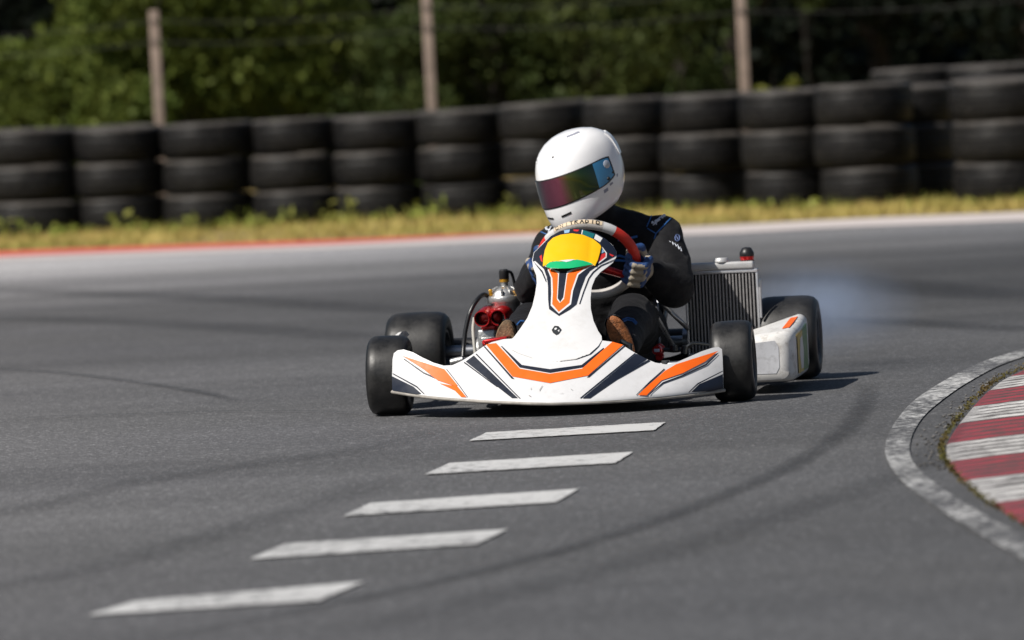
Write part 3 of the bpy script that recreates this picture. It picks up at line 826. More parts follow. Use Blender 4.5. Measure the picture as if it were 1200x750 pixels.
m = MB(); q = K(499, 397, .06); q.x = -.475
q = Vector((-.482, 0, .127)); m.cyl(q, q + Vector((.016, 0, 0)), .052, .044)
m.build('wheel_hub', RED, kart)

# ---- nose fairing
def NF(x, z):
    ax_ = min(abs(x), .62)
    y0_ = -.43 + .24 * (ax_ / .52) ** 2
    k = 1.2 * (1 - (ax_ / .55) ** 2 * .82)
    s_ = .012 * math.exp(-((ax_ - .30) / .09) ** 2) * min(1, max(0, (z - .05) / .05))    # scoop between the middle and the outer fins
    r_ = .018 * math.exp(-max(0, z - .035) / .012)
    return y0_ + k * (z - .04) + s_ + r_
NOSE = [(460, 458), (459.5, 440), (460, 421), (461.5, 414), (466, 410.5), (473, 409.5), (484, 413), (495, 419), (508, 425), (520, 428.5), (530, 428), (541, 423), (552, 416.5), (565, 407), (576, 401), (590, 397.5), (610, 396), (690, 396.5), (702, 398.5), (717, 400.5), (729, 404), (740, 411), (757, 420.5), (768, 425), (780, 427), (793, 424.5), (808, 418), (822, 411.8), (835, 407.5), (842, 406.6), (846, 409), (846.8, 420), (847.5, 440), (848, 456), (820, 460), (785, 464.2), (740, 468), (690, 470.8), (642, 472), (600, 471), (550, 468.5), (500, 464.5)]
def dc(*p): return list(p)
ND = [  # (sticker colour, outline)
    (1, dc((569.5, 404), (581.5, 402.5), (609.5, 432.5), (644.5, 438.5), (682, 432.5), (717.5, 401), (730, 404.5), (689, 440.5), (644.5, 449.3), (600.5, 441.5))),
    (2, dc((587, 406), (588.5, 406), (611.5, 428), (644.5, 433), (681.5, 428), (707, 408), (708, 408.6), (683.5, 430.6), (644.5, 437.2), (609, 430.8))),
    (2, dc((568.3, 406), (567, 406.8), (599.5, 444.0), (603, 444.6))),
    (2, dc((731.5, 405), (733, 405.6), (690.5, 442.4), (687.5, 442.8))),
    (2, dc((546, 424), (555.5, 417), (607, 466.8), (600, 466.8))), (2, dc((557.5, 415.6), (558.8, 414.8), (610.2, 467.2), (608.6, 467.2))),
    (2, dc((543.5, 425.4), (545, 424.6), (583, 453.4), (582.4, 454))),
    (2, dc((746, 415), (758, 421.2), (691.5, 467), (682.5, 467.2))), (2, dc((743.8, 414), (745, 414.6), (681, 467), (679.2, 467))),
    (2, dc((759.4, 422), (762, 423.2), (706.5, 454.6), (706, 453.6))),
    (1, dc((472, 417.2), (521, 433.2), (536.3, 451.8), (535, 453.5), (513, 446), (496, 432.6))),
    (1, dc((515, 449.5), (536.5, 453.5), (547, 466), (540.5, 465.6), (533, 458))),
    (2, dc((473, 421), (474, 420.4), (497, 436.4), (519, 446.2), (518, 447.4), (496, 437.8))),
    (2, dc((523, 433.2), (524, 433), (548.5, 465.8), (547.6, 465.8))),
    (1, dc((841.5, 411.4), (792, 427.4), (779, 435.2), (762, 450), (747.5, 463.4), (757.5, 463.6), (775, 446.4), (800, 437.6), (826, 424))),
    (2, dc((779, 433), (778, 432.4), (761, 447.5), (745, 463.4), (746.2, 463.4), (761.6, 449))),
    (2, dc((841, 415), (840.6, 414), (827, 426.4), (800, 439.6), (776.5, 448.4), (760, 463), (761.2, 463), (777, 450), (800.4, 441.2), (828, 428))),
    (2, dc((459.9, 441), (485, 453.4), (494, 461.5), (488, 462.4), (460.4, 457.6))), (2, dc((460.5, 438.2), (461, 437.6), (489, 452.6), (498, 461.8), (496.6, 461.8), (488, 453.8))),
    (2, dc((846.6, 438.6), (819, 450.4), (809.5, 459.6), (830, 458.4), (847.2, 455.6))), (2, dc((846.6, 435.6), (846.4, 434.6), (817, 449.4), (806, 460), (807.4, 460), (818, 450.6))),
    (3, dc((632, 459.6), (632.5, 457), (635.6, 452.5), (636, 452.8), (633.4, 457))), (3, dc((619.4, 464), (620, 463.6), (622.6, 465), (622.2, 465.4))), (3, dc((622.1, 457), (622.5, 454), (622.8, 457.4))), (3, dc((668, 456), (671, 457.4), (670.6, 457.9))), (3, dc((655, 462), (660, 461.2), (660, 461.6)))]
NMATS = [WHITE_NOSE, ORANGE, NAVY, LIP]
nose = surf_obj('nose_fairing', pl(NOSE, NF), NF, [(mi, pl(p, NF)) for mi, p in ND], NMATS, kart, .006, .014)
# scuffed lower lip along the bottom edge and the underside returning to the frame
lipx = pl([(459, 459.4), (500, 465.6), (550, 469.8), (600, 472.4), (642, 473.6), (690, 472.2), (740, 469.6), (785, 465.8), (820, 461.8), (849, 457.4)], NF)
lp = smooth_curve([(x, NF(x, z) + .004, z) for x, z in lipx], 5)
m = MB(); m.tube(lp, .0052, 0, 10)
n_ = len(lp); m.add([tuple(p) for p in lp] + [(p.x * .8, .02, p.z + .012) for p in lp], [[i, i + 1, n_ + i + 1, n_ + i] for i in range(n_ - 1)])
m.build('lip', LIP, nose)

# ---- tall front panel in front of the steering wheel
def PF(x, z):
    ax_ = max(0, abs(x) - .06)
    if z < .19: return NF(x, z) - .008
    return NF(x, .19) - .008 + 1.06 * (z - .19) + 2.6 * ax_ ** 2 * min(1, (z - .19) / .12)
PANEL = [(625, 314), (623.5, 305), (625.5, 296), (631, 290.5), (638, 283), (645, 276.5), (656, 271), (668, 268.2), (680, 268.2), (692, 271), (702, 275), (711, 281), (718, 287.5), (722.5, 295), (722.3, 301), (718.5, 307.5), (711, 313.5), (704, 318.5), (697.5, 326), (693.5, 336), (692, 349), (692.3, 362), (695.5, 376), (701, 388), (705, 394), (705.3, 398.6), (701, 405.5), (691, 414.3), (675, 420), (656, 422.4), (640, 421.5), (624, 419), (609, 414), (600, 409.5), (596.8, 404), (597.4, 399.6), (603, 394), (610, 384.5), (618, 372.5), (624, 358), (627, 345), (629, 332), (628.3, 322)]
PD = [
    (2, dc((624.3, 306), (626, 296.6), (631.5, 291), (645.5, 277), (656, 271.4), (668, 268.6), (680, 268.6), (692, 271.4), (702, 275.4), (711, 281.4), (717.6, 288), (722, 295), (722, 299.5), (712, 305), (701, 311), (691, 318), (686, 325), (680, 341), (675.5, 357), (668, 363), (655, 370.5), (643.5, 362.5), (642.4, 352), (642.2, 336), (641, 324), (634, 317))),
    (0, dc((640.5, 313.5), (646.5, 314.4), (650, 317), (656, 318.6), (655, 349), (657, 354), (659.6, 349), (663, 319.4), (671, 315.6), (694, 309.4), (698.5, 310.2), (687, 315.6), (678, 322.5), (671.6, 341), (669.2, 357), (655, 368), (645.4, 358.4), (646, 343), (645.6, 326))),
    (1, dc((642.5, 315.2), (650, 317.6), (654, 321.5), (652.6, 351), (656, 355.6), (661, 351), (665, 321.5), (673, 316.8), (694.5, 310.8), (684, 315.8), (676.4, 321.5), (669.6, 341), (667.4, 355.5), (654.8, 366), (647.2, 357), (648, 343), (647.4, 326.5))),
    (2, dc((655.4, 318), (664.4, 318.6), (660.2, 349), (656.6, 354.4), (653.6, 350))),
    (0, dc((637, 311.5), (638.5, 311), (650, 316.6), (656.2, 319.4), (655.6, 320.4), (646, 316.6))),
    (2, dc((721.5, 303.6), (721.5, 304.6), (704.5, 312.2), (695.3, 320.2), (690.4, 327.2), (684.5, 342.4), (679.5, 357), (678.6, 356.6), (683.4, 342), (689.2, 326.6), (694.3, 319.2), (703.8, 311.2)))
    , (0, dc((625.5, 307), (627.4, 306.4), (637.6, 316), (641.2, 327), (640.2, 328), (636, 318))),
    (2, dc((627, 309.5), (628, 309.5), (636.4, 318), (640.4, 330), (639.8, 331), (635, 320))),
    # small sponsor patches along the top and at the right of the plate
    (4, dc((683.5, 270.2), (697, 274.6), (694.6, 279.8), (682.6, 275.6))), (0, dc((698, 274.8), (706, 279.6), (703, 284.4), (696, 280.2))), (5, dc((699, 276), (704.8, 279.6), (702.4, 283), (697.4, 279.8))),
    (6, dc((661, 270.4), (668, 269.4), (667, 273), (661.6, 274))), (5, dc((672, 269.4), (679, 269.8), (677, 271.8), (672.4, 271.4))), (0, dc((682, 270), (683.2, 270.2), (682.2, 275.4), (681.2, 275.2))),
    (5, dc((703, 299), (710, 296.6), (709.6, 301.6), (702, 308), (699.4, 307))), (6, dc((704.4, 291), (708, 295.6), (704, 298))), (0, dc((704.6, 290.4), (705.6, 290), (711, 297), (710.6, 302.4), (701.6, 309.4), (700.6, 308.6), (709.4, 301.6), (709.6, 297.4))),
    (5, dc((713.6, 297.6), (719.4, 300), (717.4, 301.4), (714.6, 299.8))), (5, dc((632.4, 301), (635, 299), (636, 308), (634, 306.5))),
    (7, dc((646.6, 387.2), (650, 382.4), (654.6, 382.8), (658, 386.6), (654.6, 391.6), (651.6, 393), (648, 390.4))), (0, dc((649.6, 385.6), (652, 384.4), (653, 386), (650.4, 387.6))), (0, dc((653.6, 388.4), (655.6, 386.6), (655.4, 389.6))),
]
PM = [WHITE, ORANGE, NAVY, LIP, TEAL, STICK_RED, PALEBLUE, DSTEEL]
panel = surf_obj('front_panel', pl(PANEL, PF), PF, [(mi, pl(p, PF)) for mi, p in PD], PM, kart, .005, .012)
def PY(x, z): return PF(x, z) - .012 - .018 * max(0, 1 - (abs(x) / .1) ** 2)
PLATE = [(636.2, 311.5), (636.6, 303), (638.5, 293), (642, 284.5), (648, 278.6), (657, 275), (670, 273.4), (683, 275), (695, 280), (703, 286.4), (704.4, 289), (703, 296), (700.4, 305), (697.6, 310.6), (693, 308.2), (684, 305.6), (676, 304.2), (660, 305.4), (648, 305.8), (641, 309.4)]
GBLOB = [(640.2, 312.8), (640.6, 309.6), (644, 307.2), (652, 306), (660, 306.6), (665, 307.2), (671, 305.2), (676, 304.0), (683, 305.2), (691, 307.6), (695, 309.4), (684, 311.6), (668, 314.2), (655, 314.4), (645, 314.0)]
plate = surf_obj('number_plate', pl(PLATE, PY), PY, [(2, pl([(655, 305.8), (665, 304.6), (674, 304.2), (668, 306.4), (664, 307.4)], PY))], [YELLOW, GREEN, WHITE], panel, .004, .012)
surf_obj('green_flash', pl(GBLOB, lambda x, z: PY(x, z) - .0016), lambda x, z: PY(x, z) - .0016, [], [GREEN], plate, .001, .012)

# ---- steering wheel
wc = K(690, 304.5, .45); LEAN = R(39); TW = R(6)
n_w = Vector((0, math.cos(LEAN), math.sin(LEAN)))         # toward the driver
u_w = Vector((0, -math.sin(LEAN), math.cos(LEAN))); r_w = Vector((1, 0, 0))
u_w, r_w = u_w * math.cos(TW) - r_w * math.sin(TW), r_w * math.cos(TW) + u_w * math.sin(TW)
RW, TR = .152, .0168
def rim_pt(a, e=0., nn=0.): # a measured clockwise from the top as the camera sees it
    d = u_w * math.cos(a) + r_w * math.sin(a); return wc + d * (RW + e) + n_w * nn
m = MB(); seg = 120; ts = 14; vs = []; fs = []
for i in range(seg):
    a = 2 * math.pi * i / seg; d = u_w * math.cos(a) + r_w * math.sin(a)
    for k in range(ts):
        q = 2 * math.pi * k / ts; vs.append(wc + d * (RW + TR * math.cos(q)) + n_w * (TR * math.sin(q)))
m.add(vs, [[i * ts + k, ((i + 1) % seg) * ts + k, ((i + 1) % seg) * ts + (k + 1) % ts, i * ts + (k + 1) % ts] for i in range(seg) for k in range(ts)])
for i in range(seg):
    a = (i + .5) * 360 / seg; a = a - 360 if a > 180 else a
    mi = 0 if abs(a) < 44 else (1 if abs(a) < 132 else 0)
    if 29 < abs(a) < 44: mi = 2
    for k in range(ts): m.m[i * ts + k] = mi
wheel = m.build('steering_wheel', [GRIP_GREY, RED_GRIP, pmat('grip_collar', (.55, .55, .55), .5, var=.08)], kart)
# worn lettering band on top of the rim
m = MB()
def band(a0, a1, q0, q1, off, mi):
    vs = []; fs = []; na, nq = 10, 4
    for i in range(na + 1):
        a = a0 + (a1 - a0) * i / na; d = u_w * math.cos(a) + r_w * math.sin(a)
        for k in range(nq + 1):
            q = q0 + (q1 - q0) * k / nq; vs.append(wc + d * (RW + (TR + off) * math.cos(q)) - n_w * ((TR + off) * math.sin(q)))
    for i in range(na):
        for k in range(nq): j = i * (nq + 1) + k; fs.append([j, j + 1, j + nq + 2, j + nq + 1])
    m.add(vs, fs, mi)
band(R(-28), R(28), R(-12), R(38), .0006, 0)
rr_ = random.Random(3)
LET = {'A': [(0, 0, .5, 1), (1, 0, .5, 1), (.25, .4, .75, .4)], 'D': [(0, 0, 0, 1), (0, 1, .7, .85), (.7, .85, .8, .3), (.8, .3, 0, 0)], 'R': [(0, 0, 0, 1), (0, 1, .8, .9), (.8, .9, 0, .5), (.2, .5, .9, 0)], 'I': [(.5, 0, .5, 1)], 'O': [(0, .1, 0, .9), (0, .95, .8, .95), (.8, .9, .8, .1), (.8, .03, 0, .03)], 'T': [(.5, 0, .5, 1), (0, 1, 1, 1)], 'N': [(0, 0, 0, 1), (0, 1, .8, 0), (.8, 0, .8, 1)], 'E': [(0, 0, 0, 1), (0, 1, .8, 1), (0, .5, .6, .5), (0, 0, .8, 0)]}
def rimxy(u, v): # u along rim (deg), v 0..1 across
    a = R(u); q = R(-4 + 36 * v); q = R(30) - q + R(-4) if False else q
    q = R(34) - R(38) * v
    d = u_w * math.cos(a) + r_w * math.sin(a); off = .0012
    return wc + d * (RW + (TR + off) * math.cos(q)) - n_w * ((TR + off) * math.sin(q))
for li, ch in enumerate('ONITRADIO'):
    u0 = -26 + li * 5.9; fade = 0 if li > 2 else 1
    for (x0, y0_, x1, y1_) in LET[ch]:
        a = rimxy(u0 + 4.0 * x0, y0_); b_ = rimxy(u0 + 4.0 * x1, y1_); m.tube([a, b_], .0016 if not fade else .0009, 1, 5)
m.build('rim_label', [GRIP_BEIGE, BLACKTXT], wheel)
m = MB()
for a in (128, -128, 0):
    p = rim_pt(R(a), -.01, -.004); m.tube([wc - n_w * .02, p], [.016, .011], 0, 10)
m.cyl(wc - n_w * .035, wc - n_w * .008, .045)
for a in (40, 130, 220, 310):
    p = wc + (u_w * math.cos(R(a)) + r_w * math.sin(R(a))) * .03 - n_w * .036; m.cyl(p, p - n_w * .006, .006, mi=1, seg=8)
m.build('spokes', [RED, STEEL], wheel)
m = MB(); m.cyl(wc - n_w * .03, Vector((.0, .02, .10)), .011); m.build('steering_column', STEEL, kart)

# ---- seat, tank, floor items
m = MB(); cx = .05
prof = [(.62, .10, .13), (.74, .075, .17), (.90, .07, .185), (1.02, .13, .185), (1.08, .26, .18), (1.12, .42, .165), (1.135, .50, .13)]
vs = []; fs = []; nk = 13
for (y, z, hw) in prof:
    for k in range(nk):
        t = -1 + 2 * k / (nk - 1); up_ = .17 * max(0, abs(t) - .45) ** 1.5 * 2.4 * (1 if z < .2 else .2)
        vs.append((cx + hw * (math.sin(t * 1.5) / math.sin(1.5)), y - up_ * .4, z + up_))
for i in range(len(prof) - 1):
    for k in range(nk - 1): j = i * nk + k; fs.append([j, j + 1, j + nk + 1, j + nk])
m.add(vs, fs); o = m.build('seat', SEATM, kart); md = o.modifiers.new('shell', 'SOLIDIFY'); md.thickness = .006
m = MB(); m.box((.01, .20, .16), (.17, .24, .2), bev=.03); m.lathe([(0, .0), (.03, 0), (.03, .025), (0, .025)], c=(.05, .16, .26), seg=20); m.build('fuel_tank', BLACKP, kart)
m = MB(); q = K(582, 398, -.06)
m.box(q + Vector((.0, .02, 0)), (.075, .10, .012), bev=.004, rot=Matrix.Rotation(R(-6), 3, 'Y')); m.cyl(q + Vector((-.035, -.02, -.005)), q + Vector((-.04, .06, -.07)), .009)
m.build('brake_pedal', RED, kart)
m = MB(); q = K(738, 404, -.02); m.tube([(q.x, q.y, .06), q, q + Vector((-.03, .0, .012))], .009); m.build('throttle_pedal', DSTEEL, kart)
m = MB()
for a, b in (((772, 352, .62), (806, 385, .78)), ((770, 372, .55), (790, 408, .7)), ((768, 340, .8), (772, 410, .62))):
    m.cyl(K(*a), K(*b), .008)
m.tube(smooth_curve([K(775, 352, .7), K(783, 356, .68), K(786, 366, .68), K(800, 378, .7)], 6), .006)
m.build('seat_stay', STEEL, kart)
m = MB(); m.tube([(-.60, 1.20, .15), (.60, 1.20, .15)], .028, 0, 12); m.tube([(-.3, 1.1, .08), (-.3, 1.2, .15)], .012); m.tube([(.3, 1.1, .08), (.3, 1.2, .15)], .012); m.build('rear_bumper', BLACKP, kart)

# ---- side pods
def side_pod(sx, detail):
    # sections along y: (y, inner x, outer x, bottom z, outer top z, inner top z)
    sec = [(.250, .570, .672, .060, .176, .166), (.260, .548, .696, .046, .192, .180), (.282, .535, .710, .040, .199, .186), (.32, .530, .716, .036, .202, .187), (.50, .525, .718, .036, .212, .188), (.70, .525, .716, .036, .228, .190), (.78, .53, .710, .045, .228, .19), (.80, .54, .70, .06, .215, .18)]
    if sx < 0: sec = [(.25 + (y - .25) * .55, .535 + (xi - .525) * .6 + (y - .25) * .06, .620 + (xo - .72), zb, zo + .012, zi + .02) for y, xi, xo, zb, zo, zi in sec]
    m = MB(); vs = []; fs = []; ring = 20
    for (y, xi, xo, zb, zo, zi) in sec:
        r_ = .028; pts = []
        for (cx_, cz_, a0) in ((xi + r_, zb + r_, 180), (xo - r_, zb + r_, 270), (xo - r_, zo - r_, 0), (xi + r_, zi - r_, 90)):
            for k in range(5): a = R(a0 + 90 * k / 4); pts.append((cx_ + r_ * math.cos(a), cz_ + r_ * math.sin(a)))
        vs += [(sx * x, y, z) for x, z in pts]
    n_ = len(sec)
    for i in range(n_ - 1):
        for k in range(ring): fs.append([i * ring + k, i * ring + (k + 1) % ring, (i + 1) * ring + (k + 1) % ring, (i + 1) * ring + k])
    fs.append(list(range(ring))); fs.append(list(range((n_ - 1) * ring, n_ * ring)))
    m.add(vs, fs)
    # stickers: torn pale patch on the front face, orange flash on top, number panel on the outer side
    def quad(pts, mi): m.add([(sx * x, y, z) for x, y, z in pts], [list(range(len(pts)))], mi, False)
    if sx > 0:
        quad([(.580, .2485, .085), (.590, .2485, .066), (.655, .2485, .066), (.666, .2485, .086), (.666, .2485, .150), (.655, .2485, .171), (.592, .2485, .166), (.580, .2485, .146)], 1)
        quad([(.668, .36, .2030), (.692, .36, .2062), (.692, .66, .2262), (.668, .66, .2222)], 2)
        xo = .7192
        quad([(xo, .33, .058), (xo, .50, .058), (xo, .50, .190), (xo, .33, .182)], 3)
        quad([(xo, .50, .058), (xo, .66, .058), (xo, .66, .204), (xo, .50, .190)], 4)
        quad([(xo + .0006, .42, .068), (xo + .0006, .49, .068), (xo + .0006, .52, .12), (xo + .0006, .49, .172), (xo + .0006, .42, .167), (xo + .0006, .39, .12)], 5)
    
    return m.build('side_pod', [PODGREY, STICKGREY, ORANGE, PODYEL, PODGRN, WHITE], kart, auto=35)
side_pod(1, True); side_pod(-1, False)

# ---- radiator on the kart's left
a = K(802, 316, .93); b_ = K(888.5, 318, .93); zt = (a.z + b_.z) / 2 + .001; x0, x1 = a.x, b_.x; zb = .095; yr = .93
m = MB(); t = .008; cxr = (x0 + x1) / 2; h = zt - zb
m.box((x0 + t / 2, yr, zb + h / 2), (t, .036, h - .02), bev=.002); m.box((x1 - t / 2, yr, zb + h / 2), (t, .036, h - .02), bev=.002)
m.box((cxr, yr, zt - .005), (x1 - x0, .040, .012), bev=.003); m.box((cxr, yr, zb + .005), (x1 - x0, .040, .014), bev=.003)
m.box((x1 + .004, yr, zt - .05), (.009, .02, .03), bev=.002); m.cyl((x1 + .005, yr - .02, zt - .06), (x1 + .005, yr - .02, zb + .12), .004)
rad = m.build('radiator', RADFRAME, kart)
m = MB(); m.box((cxr, yr + .008, zb + h / 2), (x1 - x0 - 2 * t - .002, .012, h - .022), 1)
nf = 20
for k in range(nf):
    x = x0 + t + .004 + (x1 - x0 - 2 * t - .008) * (k + .5) / nf
    m.box((x, yr - .007, zb + h / 2), (.0046, .020, h - .024), 0)
m.build('radiator_fins', [RADFIN, RADDARK], rad)
m = MB(); m.box((cxr + .001, yr, zt + .014), (x1 - x0 - .026, .050, .026), bev=.007)
m.lathe([(0, 0), (.026, 0), (.026, .006), (.02, .014), (0, .014)], c=(cxr + .002, yr - .004, zt + .027), seg=24)
m.build('header_tank', TANK, rad)
q = K(875.5, 306, .94)
m = MB(); m.lathe([(0, -.012), (.0225, -.012), (.0225, .010), (.0235, .012), (.0235, .016)], c=q, mi=0, seg=28); m.lathe([(.0235, .016), (.024, .017), (.024, .028), (.016, .043), (.009, .046), (.0, .046)], c=q, mi=1, seg=28)
m.lathe([(.0229, .000), (.0229, .004)], c=q, mi=1, seg=28)
m.build('overflow_bottle', [RED, BLACKP], rad)
m = MB(); m.tube(smooth_curve([(x0 + .02, yr + .03, zb + .02), (x0 - .06, yr + .05, zb - .01), (x0 - .16, yr + .05, .08), (x0 - .4, yr + .02, .1)], 6), .012); m.build('coolant_hose', HOSE, rad)

# ---- engine on the kart's right
ye = .70
q = K(592, 345, ye); S_ = 1 / 356.
def EP(px, py, dy=0.): return K(px, py, ye + dy)
c_ = EP(592, 350)
m = MB(); ex = c_.x
m.lathe([(0, -.27), (.05, -.27), (.052, -.19), (.046, -.18), (.046, -.03), (.050, -.02), (.050, -.004), (0, -.004)], c=c_, seg=32)
for k in range(5): m.lathe([(.046, -.16 + k * .02), (.053, -.159 + k * .02), (.053, -.154 + k * .02), (.046, -.153 + k * .02)], c=c_, seg=32)
m.box((ex - .01, ye + .03, .15), (.15, .16, .15), bev=.02); m.box((ex - .055, ye - .06, .175), (.06, .05, .11), bev=.008); m.box((ex - .055, ye - .088, .18), (.04, .006, .05), bev=.004)
m.lathe([(0, 0), (.06, 0), (.06, .02), (.05, .03), (0, .03)], c=(ex - .10, ye + .03, .15), axis='X', seg=28)
eng = m.build('engine', ALU, kart)
m = MB()
m.lathe([(0, -.012), (.058, -.012), (.060, -.008), (.060, .006), (.058, .010), (.050, .012), (.047, .022), (.036, .034), (.022, .040), (.012, .042), (.012, .055), (0, .055)], c=c_, seg=40)
for k in range(10):
    a = 2 * math.pi * k / 10 + .2; d = Vector((math.cos(a), math.sin(a), 0))
    m.box(c_ + d * .036 + Vector((0, 0, .026)), (.03, .005, .018), rot=Matrix.Rotation(a, 3, 'Z') @ Matrix.Rotation(R(28), 3, 'Y'), bev=.001)
for k in range(6):
    a = 2 * math.pi * k / 6 + .5; d = Vector((math.cos(a) * .049, math.sin(a) * .049, .012)); m.cyl(c_ + d, c_ + d + Vector((0, 0, .014)), .006, mi=1 if k in (2, 3, 0, 5) else 2, seg=6)
m.lathe([(0, .055), (.016, .055), (.016, .064), (0, .064)], c=c_, mi=1, seg=20)
m.box(c_ + Vector((-.042, -.03, .024)), (.012, .012, .02), 1, bev=.003); m.box(c_ + Vector((.044, -.026, .026)), (.014, .012, .022), 1, bev=.003)
hd = m.build('cylinder_head', [ALU, GOLD, STEEL], eng)
m = MB(); m.lathe([(0, .060), (.012, .060), (.0165, .066), (.0165, .092), (.012, .097), (0, .097)], c=c_, seg=20); m.tube(smooth_curve([c_ + Vector((0, .01, .085)), c_ + Vector((.02, .04, .08)), c_ + Vector((.03, .06, 0))], 5), .005)
m.build('spark_plug_cap', BLACKP, eng)
# red twin-mouthed air box
m = MB()
for (px, py) in ((564.5, 374), (583.5, 372.5)):
    f0 = EP(px, py, -.11); bk = Vector((f0.x + .012, f0.y + .10, f0.z + .012))
    ax_ = (f0 - bk).normalized(); Mx = ax_.to_track_quat('Z', 'Y').to_matrix().to_4x4()
    m.lathe([(.0, .03), (.0225, .032), (.0225, .099), (.0238, .1015), (.0255, .102), (.0272, .099), (.0272, .07), (.031, .05), (.031, .012), (.022, -.004), (0, -.006)], c=bk, M=Mx, seg=28, mi_f=lambda i: 1 if i < 2 else 0)
mid = EP(574, 370, -.06); m.box(mid + Vector((0, .015, -.004)), (.085, .07, .056), bev=.02)
m.box(EP(574, 384, -.05), (.055, .045, .03), bev=.01)
m.build('air_box', [RED, VENT], eng)
m = MB(); m.tube(smooth_curve([EP(572, 347, -.01), EP(566, 345.5, -.04), EP(558, 353, -.07), EP(551, 366, -.09), EP(546, 385, -.10), EP(543.5, 405, -.11), EP(542.5, 420, -.13)], 8), .0075); m.build('hose', HOSE, eng)
m = MB(); m.tube(smooth_curve([EP(556, 372, -.05), EP(554.5, 385, -.055), EP(555.5, 400, -.06), EP(557, 414, -.06)], 8), .0055); m.build('breather_hose', CLEARH, eng)
m = MB(); m.tube(smooth_curve([(ex + .02, ye + .06, .2), (ex + .03, ye + .2, .2), (ex - .02, ye + .38, .17), (ex - .02, ye + .5, .17)], 6), [.02] * 7 + [.04] * 6 + [.04] * 6, 0, 14); m.build('exhaust', DSTEEL, eng)
q = EP(537, 424, -.3); m = MB(); m.box(q, (.05, .04, .025), bev=.006); m.cyl(q + Vector((-.02, -.02, .0)), q + Vector((.02, -.022, .008)), .012); m.build('engine_mount', ALU, eng)

# ------------------------------------------------------------------ the driver
base = Vector((.05, .92, .08))
person = empty('person', KM @ base, -YAW)
tag(person, 'driver in black race suit and white helmet leaning over the wheel', 'person')
def onto(o): o.location = -base; return o

def capsules(name, caps, voxel, mats, parent, disp=0., dscale=14., smooth=6, cuts=None, face_mat=None):
    """one continuous skin round a set of tapered limbs: a fused surface, then smoothed"""
    mb = MB()
    for a, ra, b, rb in caps:
        a = Vector(a); b = Vector(b); d = b - a; L = d.length; q = d.normalized() if L > 1e-6 else Vector((0, 0, 1))
        Mx = q.to_track_quat('Z', 'Y').to_matrix().to_4x4(); prof = []
        for k in range(7): t = -math.pi / 2 + math.pi / 2 * k / 6; prof.append((max(.0005, ra * math.cos(t)), ra * math.sin(t)))
        for k in range(1, 7): t = math.pi / 2 * k / 6; prof.append((max(.0005, rb * math.cos(t)), L + rb * math.sin(t)))
        kv = len(mb.v); mb.lathe(prof, c=a, M=Mx, seg=20)
        mb.f.append(list(range(kv, kv + 20))[::-1]); mb.m.append(0); mb.sm.append(True)
        mb.f.append(list(range(kv + 12 * 20, kv + 13 * 20))); mb.m.append(0); mb.sm.append(True)
    o = mb.build(name, mats, None)
    md = o.modifiers.new('r', 'REMESH'); md.mode = 'VOXEL'; md.voxel_size = voxel; md.use_smooth_shade = True
    sm = o.modifiers.new('s', 'SMOOTH'); sm.iterations = smooth; sm.factor = .5
    dg = bpy.context.evaluated_depsgraph_get(); me = bpy.data.meshes.new_from_object(o.evaluated_get(dg))
    bpy.data.objects.remove(o); me.name = name
    me.materials.clear()
    for m_ in mats: me.materials.append(m_)
    if disp:
        for v in me.vertices:
            p = v.co; w_ = noise.noise(p * dscale) * .5 + noise.noise(Vector((p.x * 9 + p.z * 6, p.y * 9, p.z * 26))) * .6 + (.5 - abs(noise.noise(Vector((p.x * 14 - p.z * 10, p.y * 12, p.z * 22 + 4))))) * .9
            v.co = p + v.normal * (w_ * disp)
    if face_mat:
        for f in me.polygons: f.material_index = face_mat(f.center, f.normal)
    for f in me.polygons: f.use_smooth = True
    me.update()
    return link(name, me, parent)

SL = K(653, 286, .80); SR = K(773, 279, .80)
EL = K(624, 338, .66); ER = K(790, 336, .64)
HLp, HRp = rim_pt(R(-97)), rim_pt(R(113))
WL = HLp + Vector((-.035, .085, -.02)); WR = HRp + Vector((.045, .075, -.02))
KL = K(621, 377, .42); KR_ = K(740, 372, .42)
AL = K(600, 408, .08); AR = K(730, 406, .06)
HC = K(682, 212, .67)                                    # middle of the head
pel = Vector((.05, .92, .20)); che = (SL + SR) / 2 + Vector((0, .03, -.10)); nk = (SL + SR) / 2 + Vector((-.01, -.02, .05))
caps = [(pel + Vector((-.05, 0, 0)), .13, pel + Vector((.05, 0, 0)), .13), (pel, .15, che, .14), (che + Vector((-.09, 0, 0)), .115, che + Vector((.09, 0, 0)), .115),
        (che + Vector((-.07, 0, .04)), .10, SL + Vector((.02, .01, -.01)), .072), (che + Vector((.07, 0, .04)), .10, SR + Vector((-.02, .01, -.01)), .072),
        (SL + Vector((.03, 0, 0)), .07, nk, .075), (SR + Vector((-.03, 0, 0)), .07, nk, .075),
        (nk, .074, HC + Vector((.02, .05, -.10)), .068), (HC + Vector((.015, .02, -.05)), .072, HC + Vector((0, 0, .01)), .085),
        (SL, .070, EL, .060), (EL, .060, WL, .042), (SR, .078, ER, .070), (ER, .068, WR, .045),
        (pel + Vector((-.09, -.02, -.02)), .095, KL, .062), (KL, .062, AL, .046), (pel + Vector((.09, -.02, -.02)), .10, KR_, .076), (KR_, .076, AR, .050)]
body = onto(capsules('body', caps, .009, [SUIT], person, .0085, 13., 4))
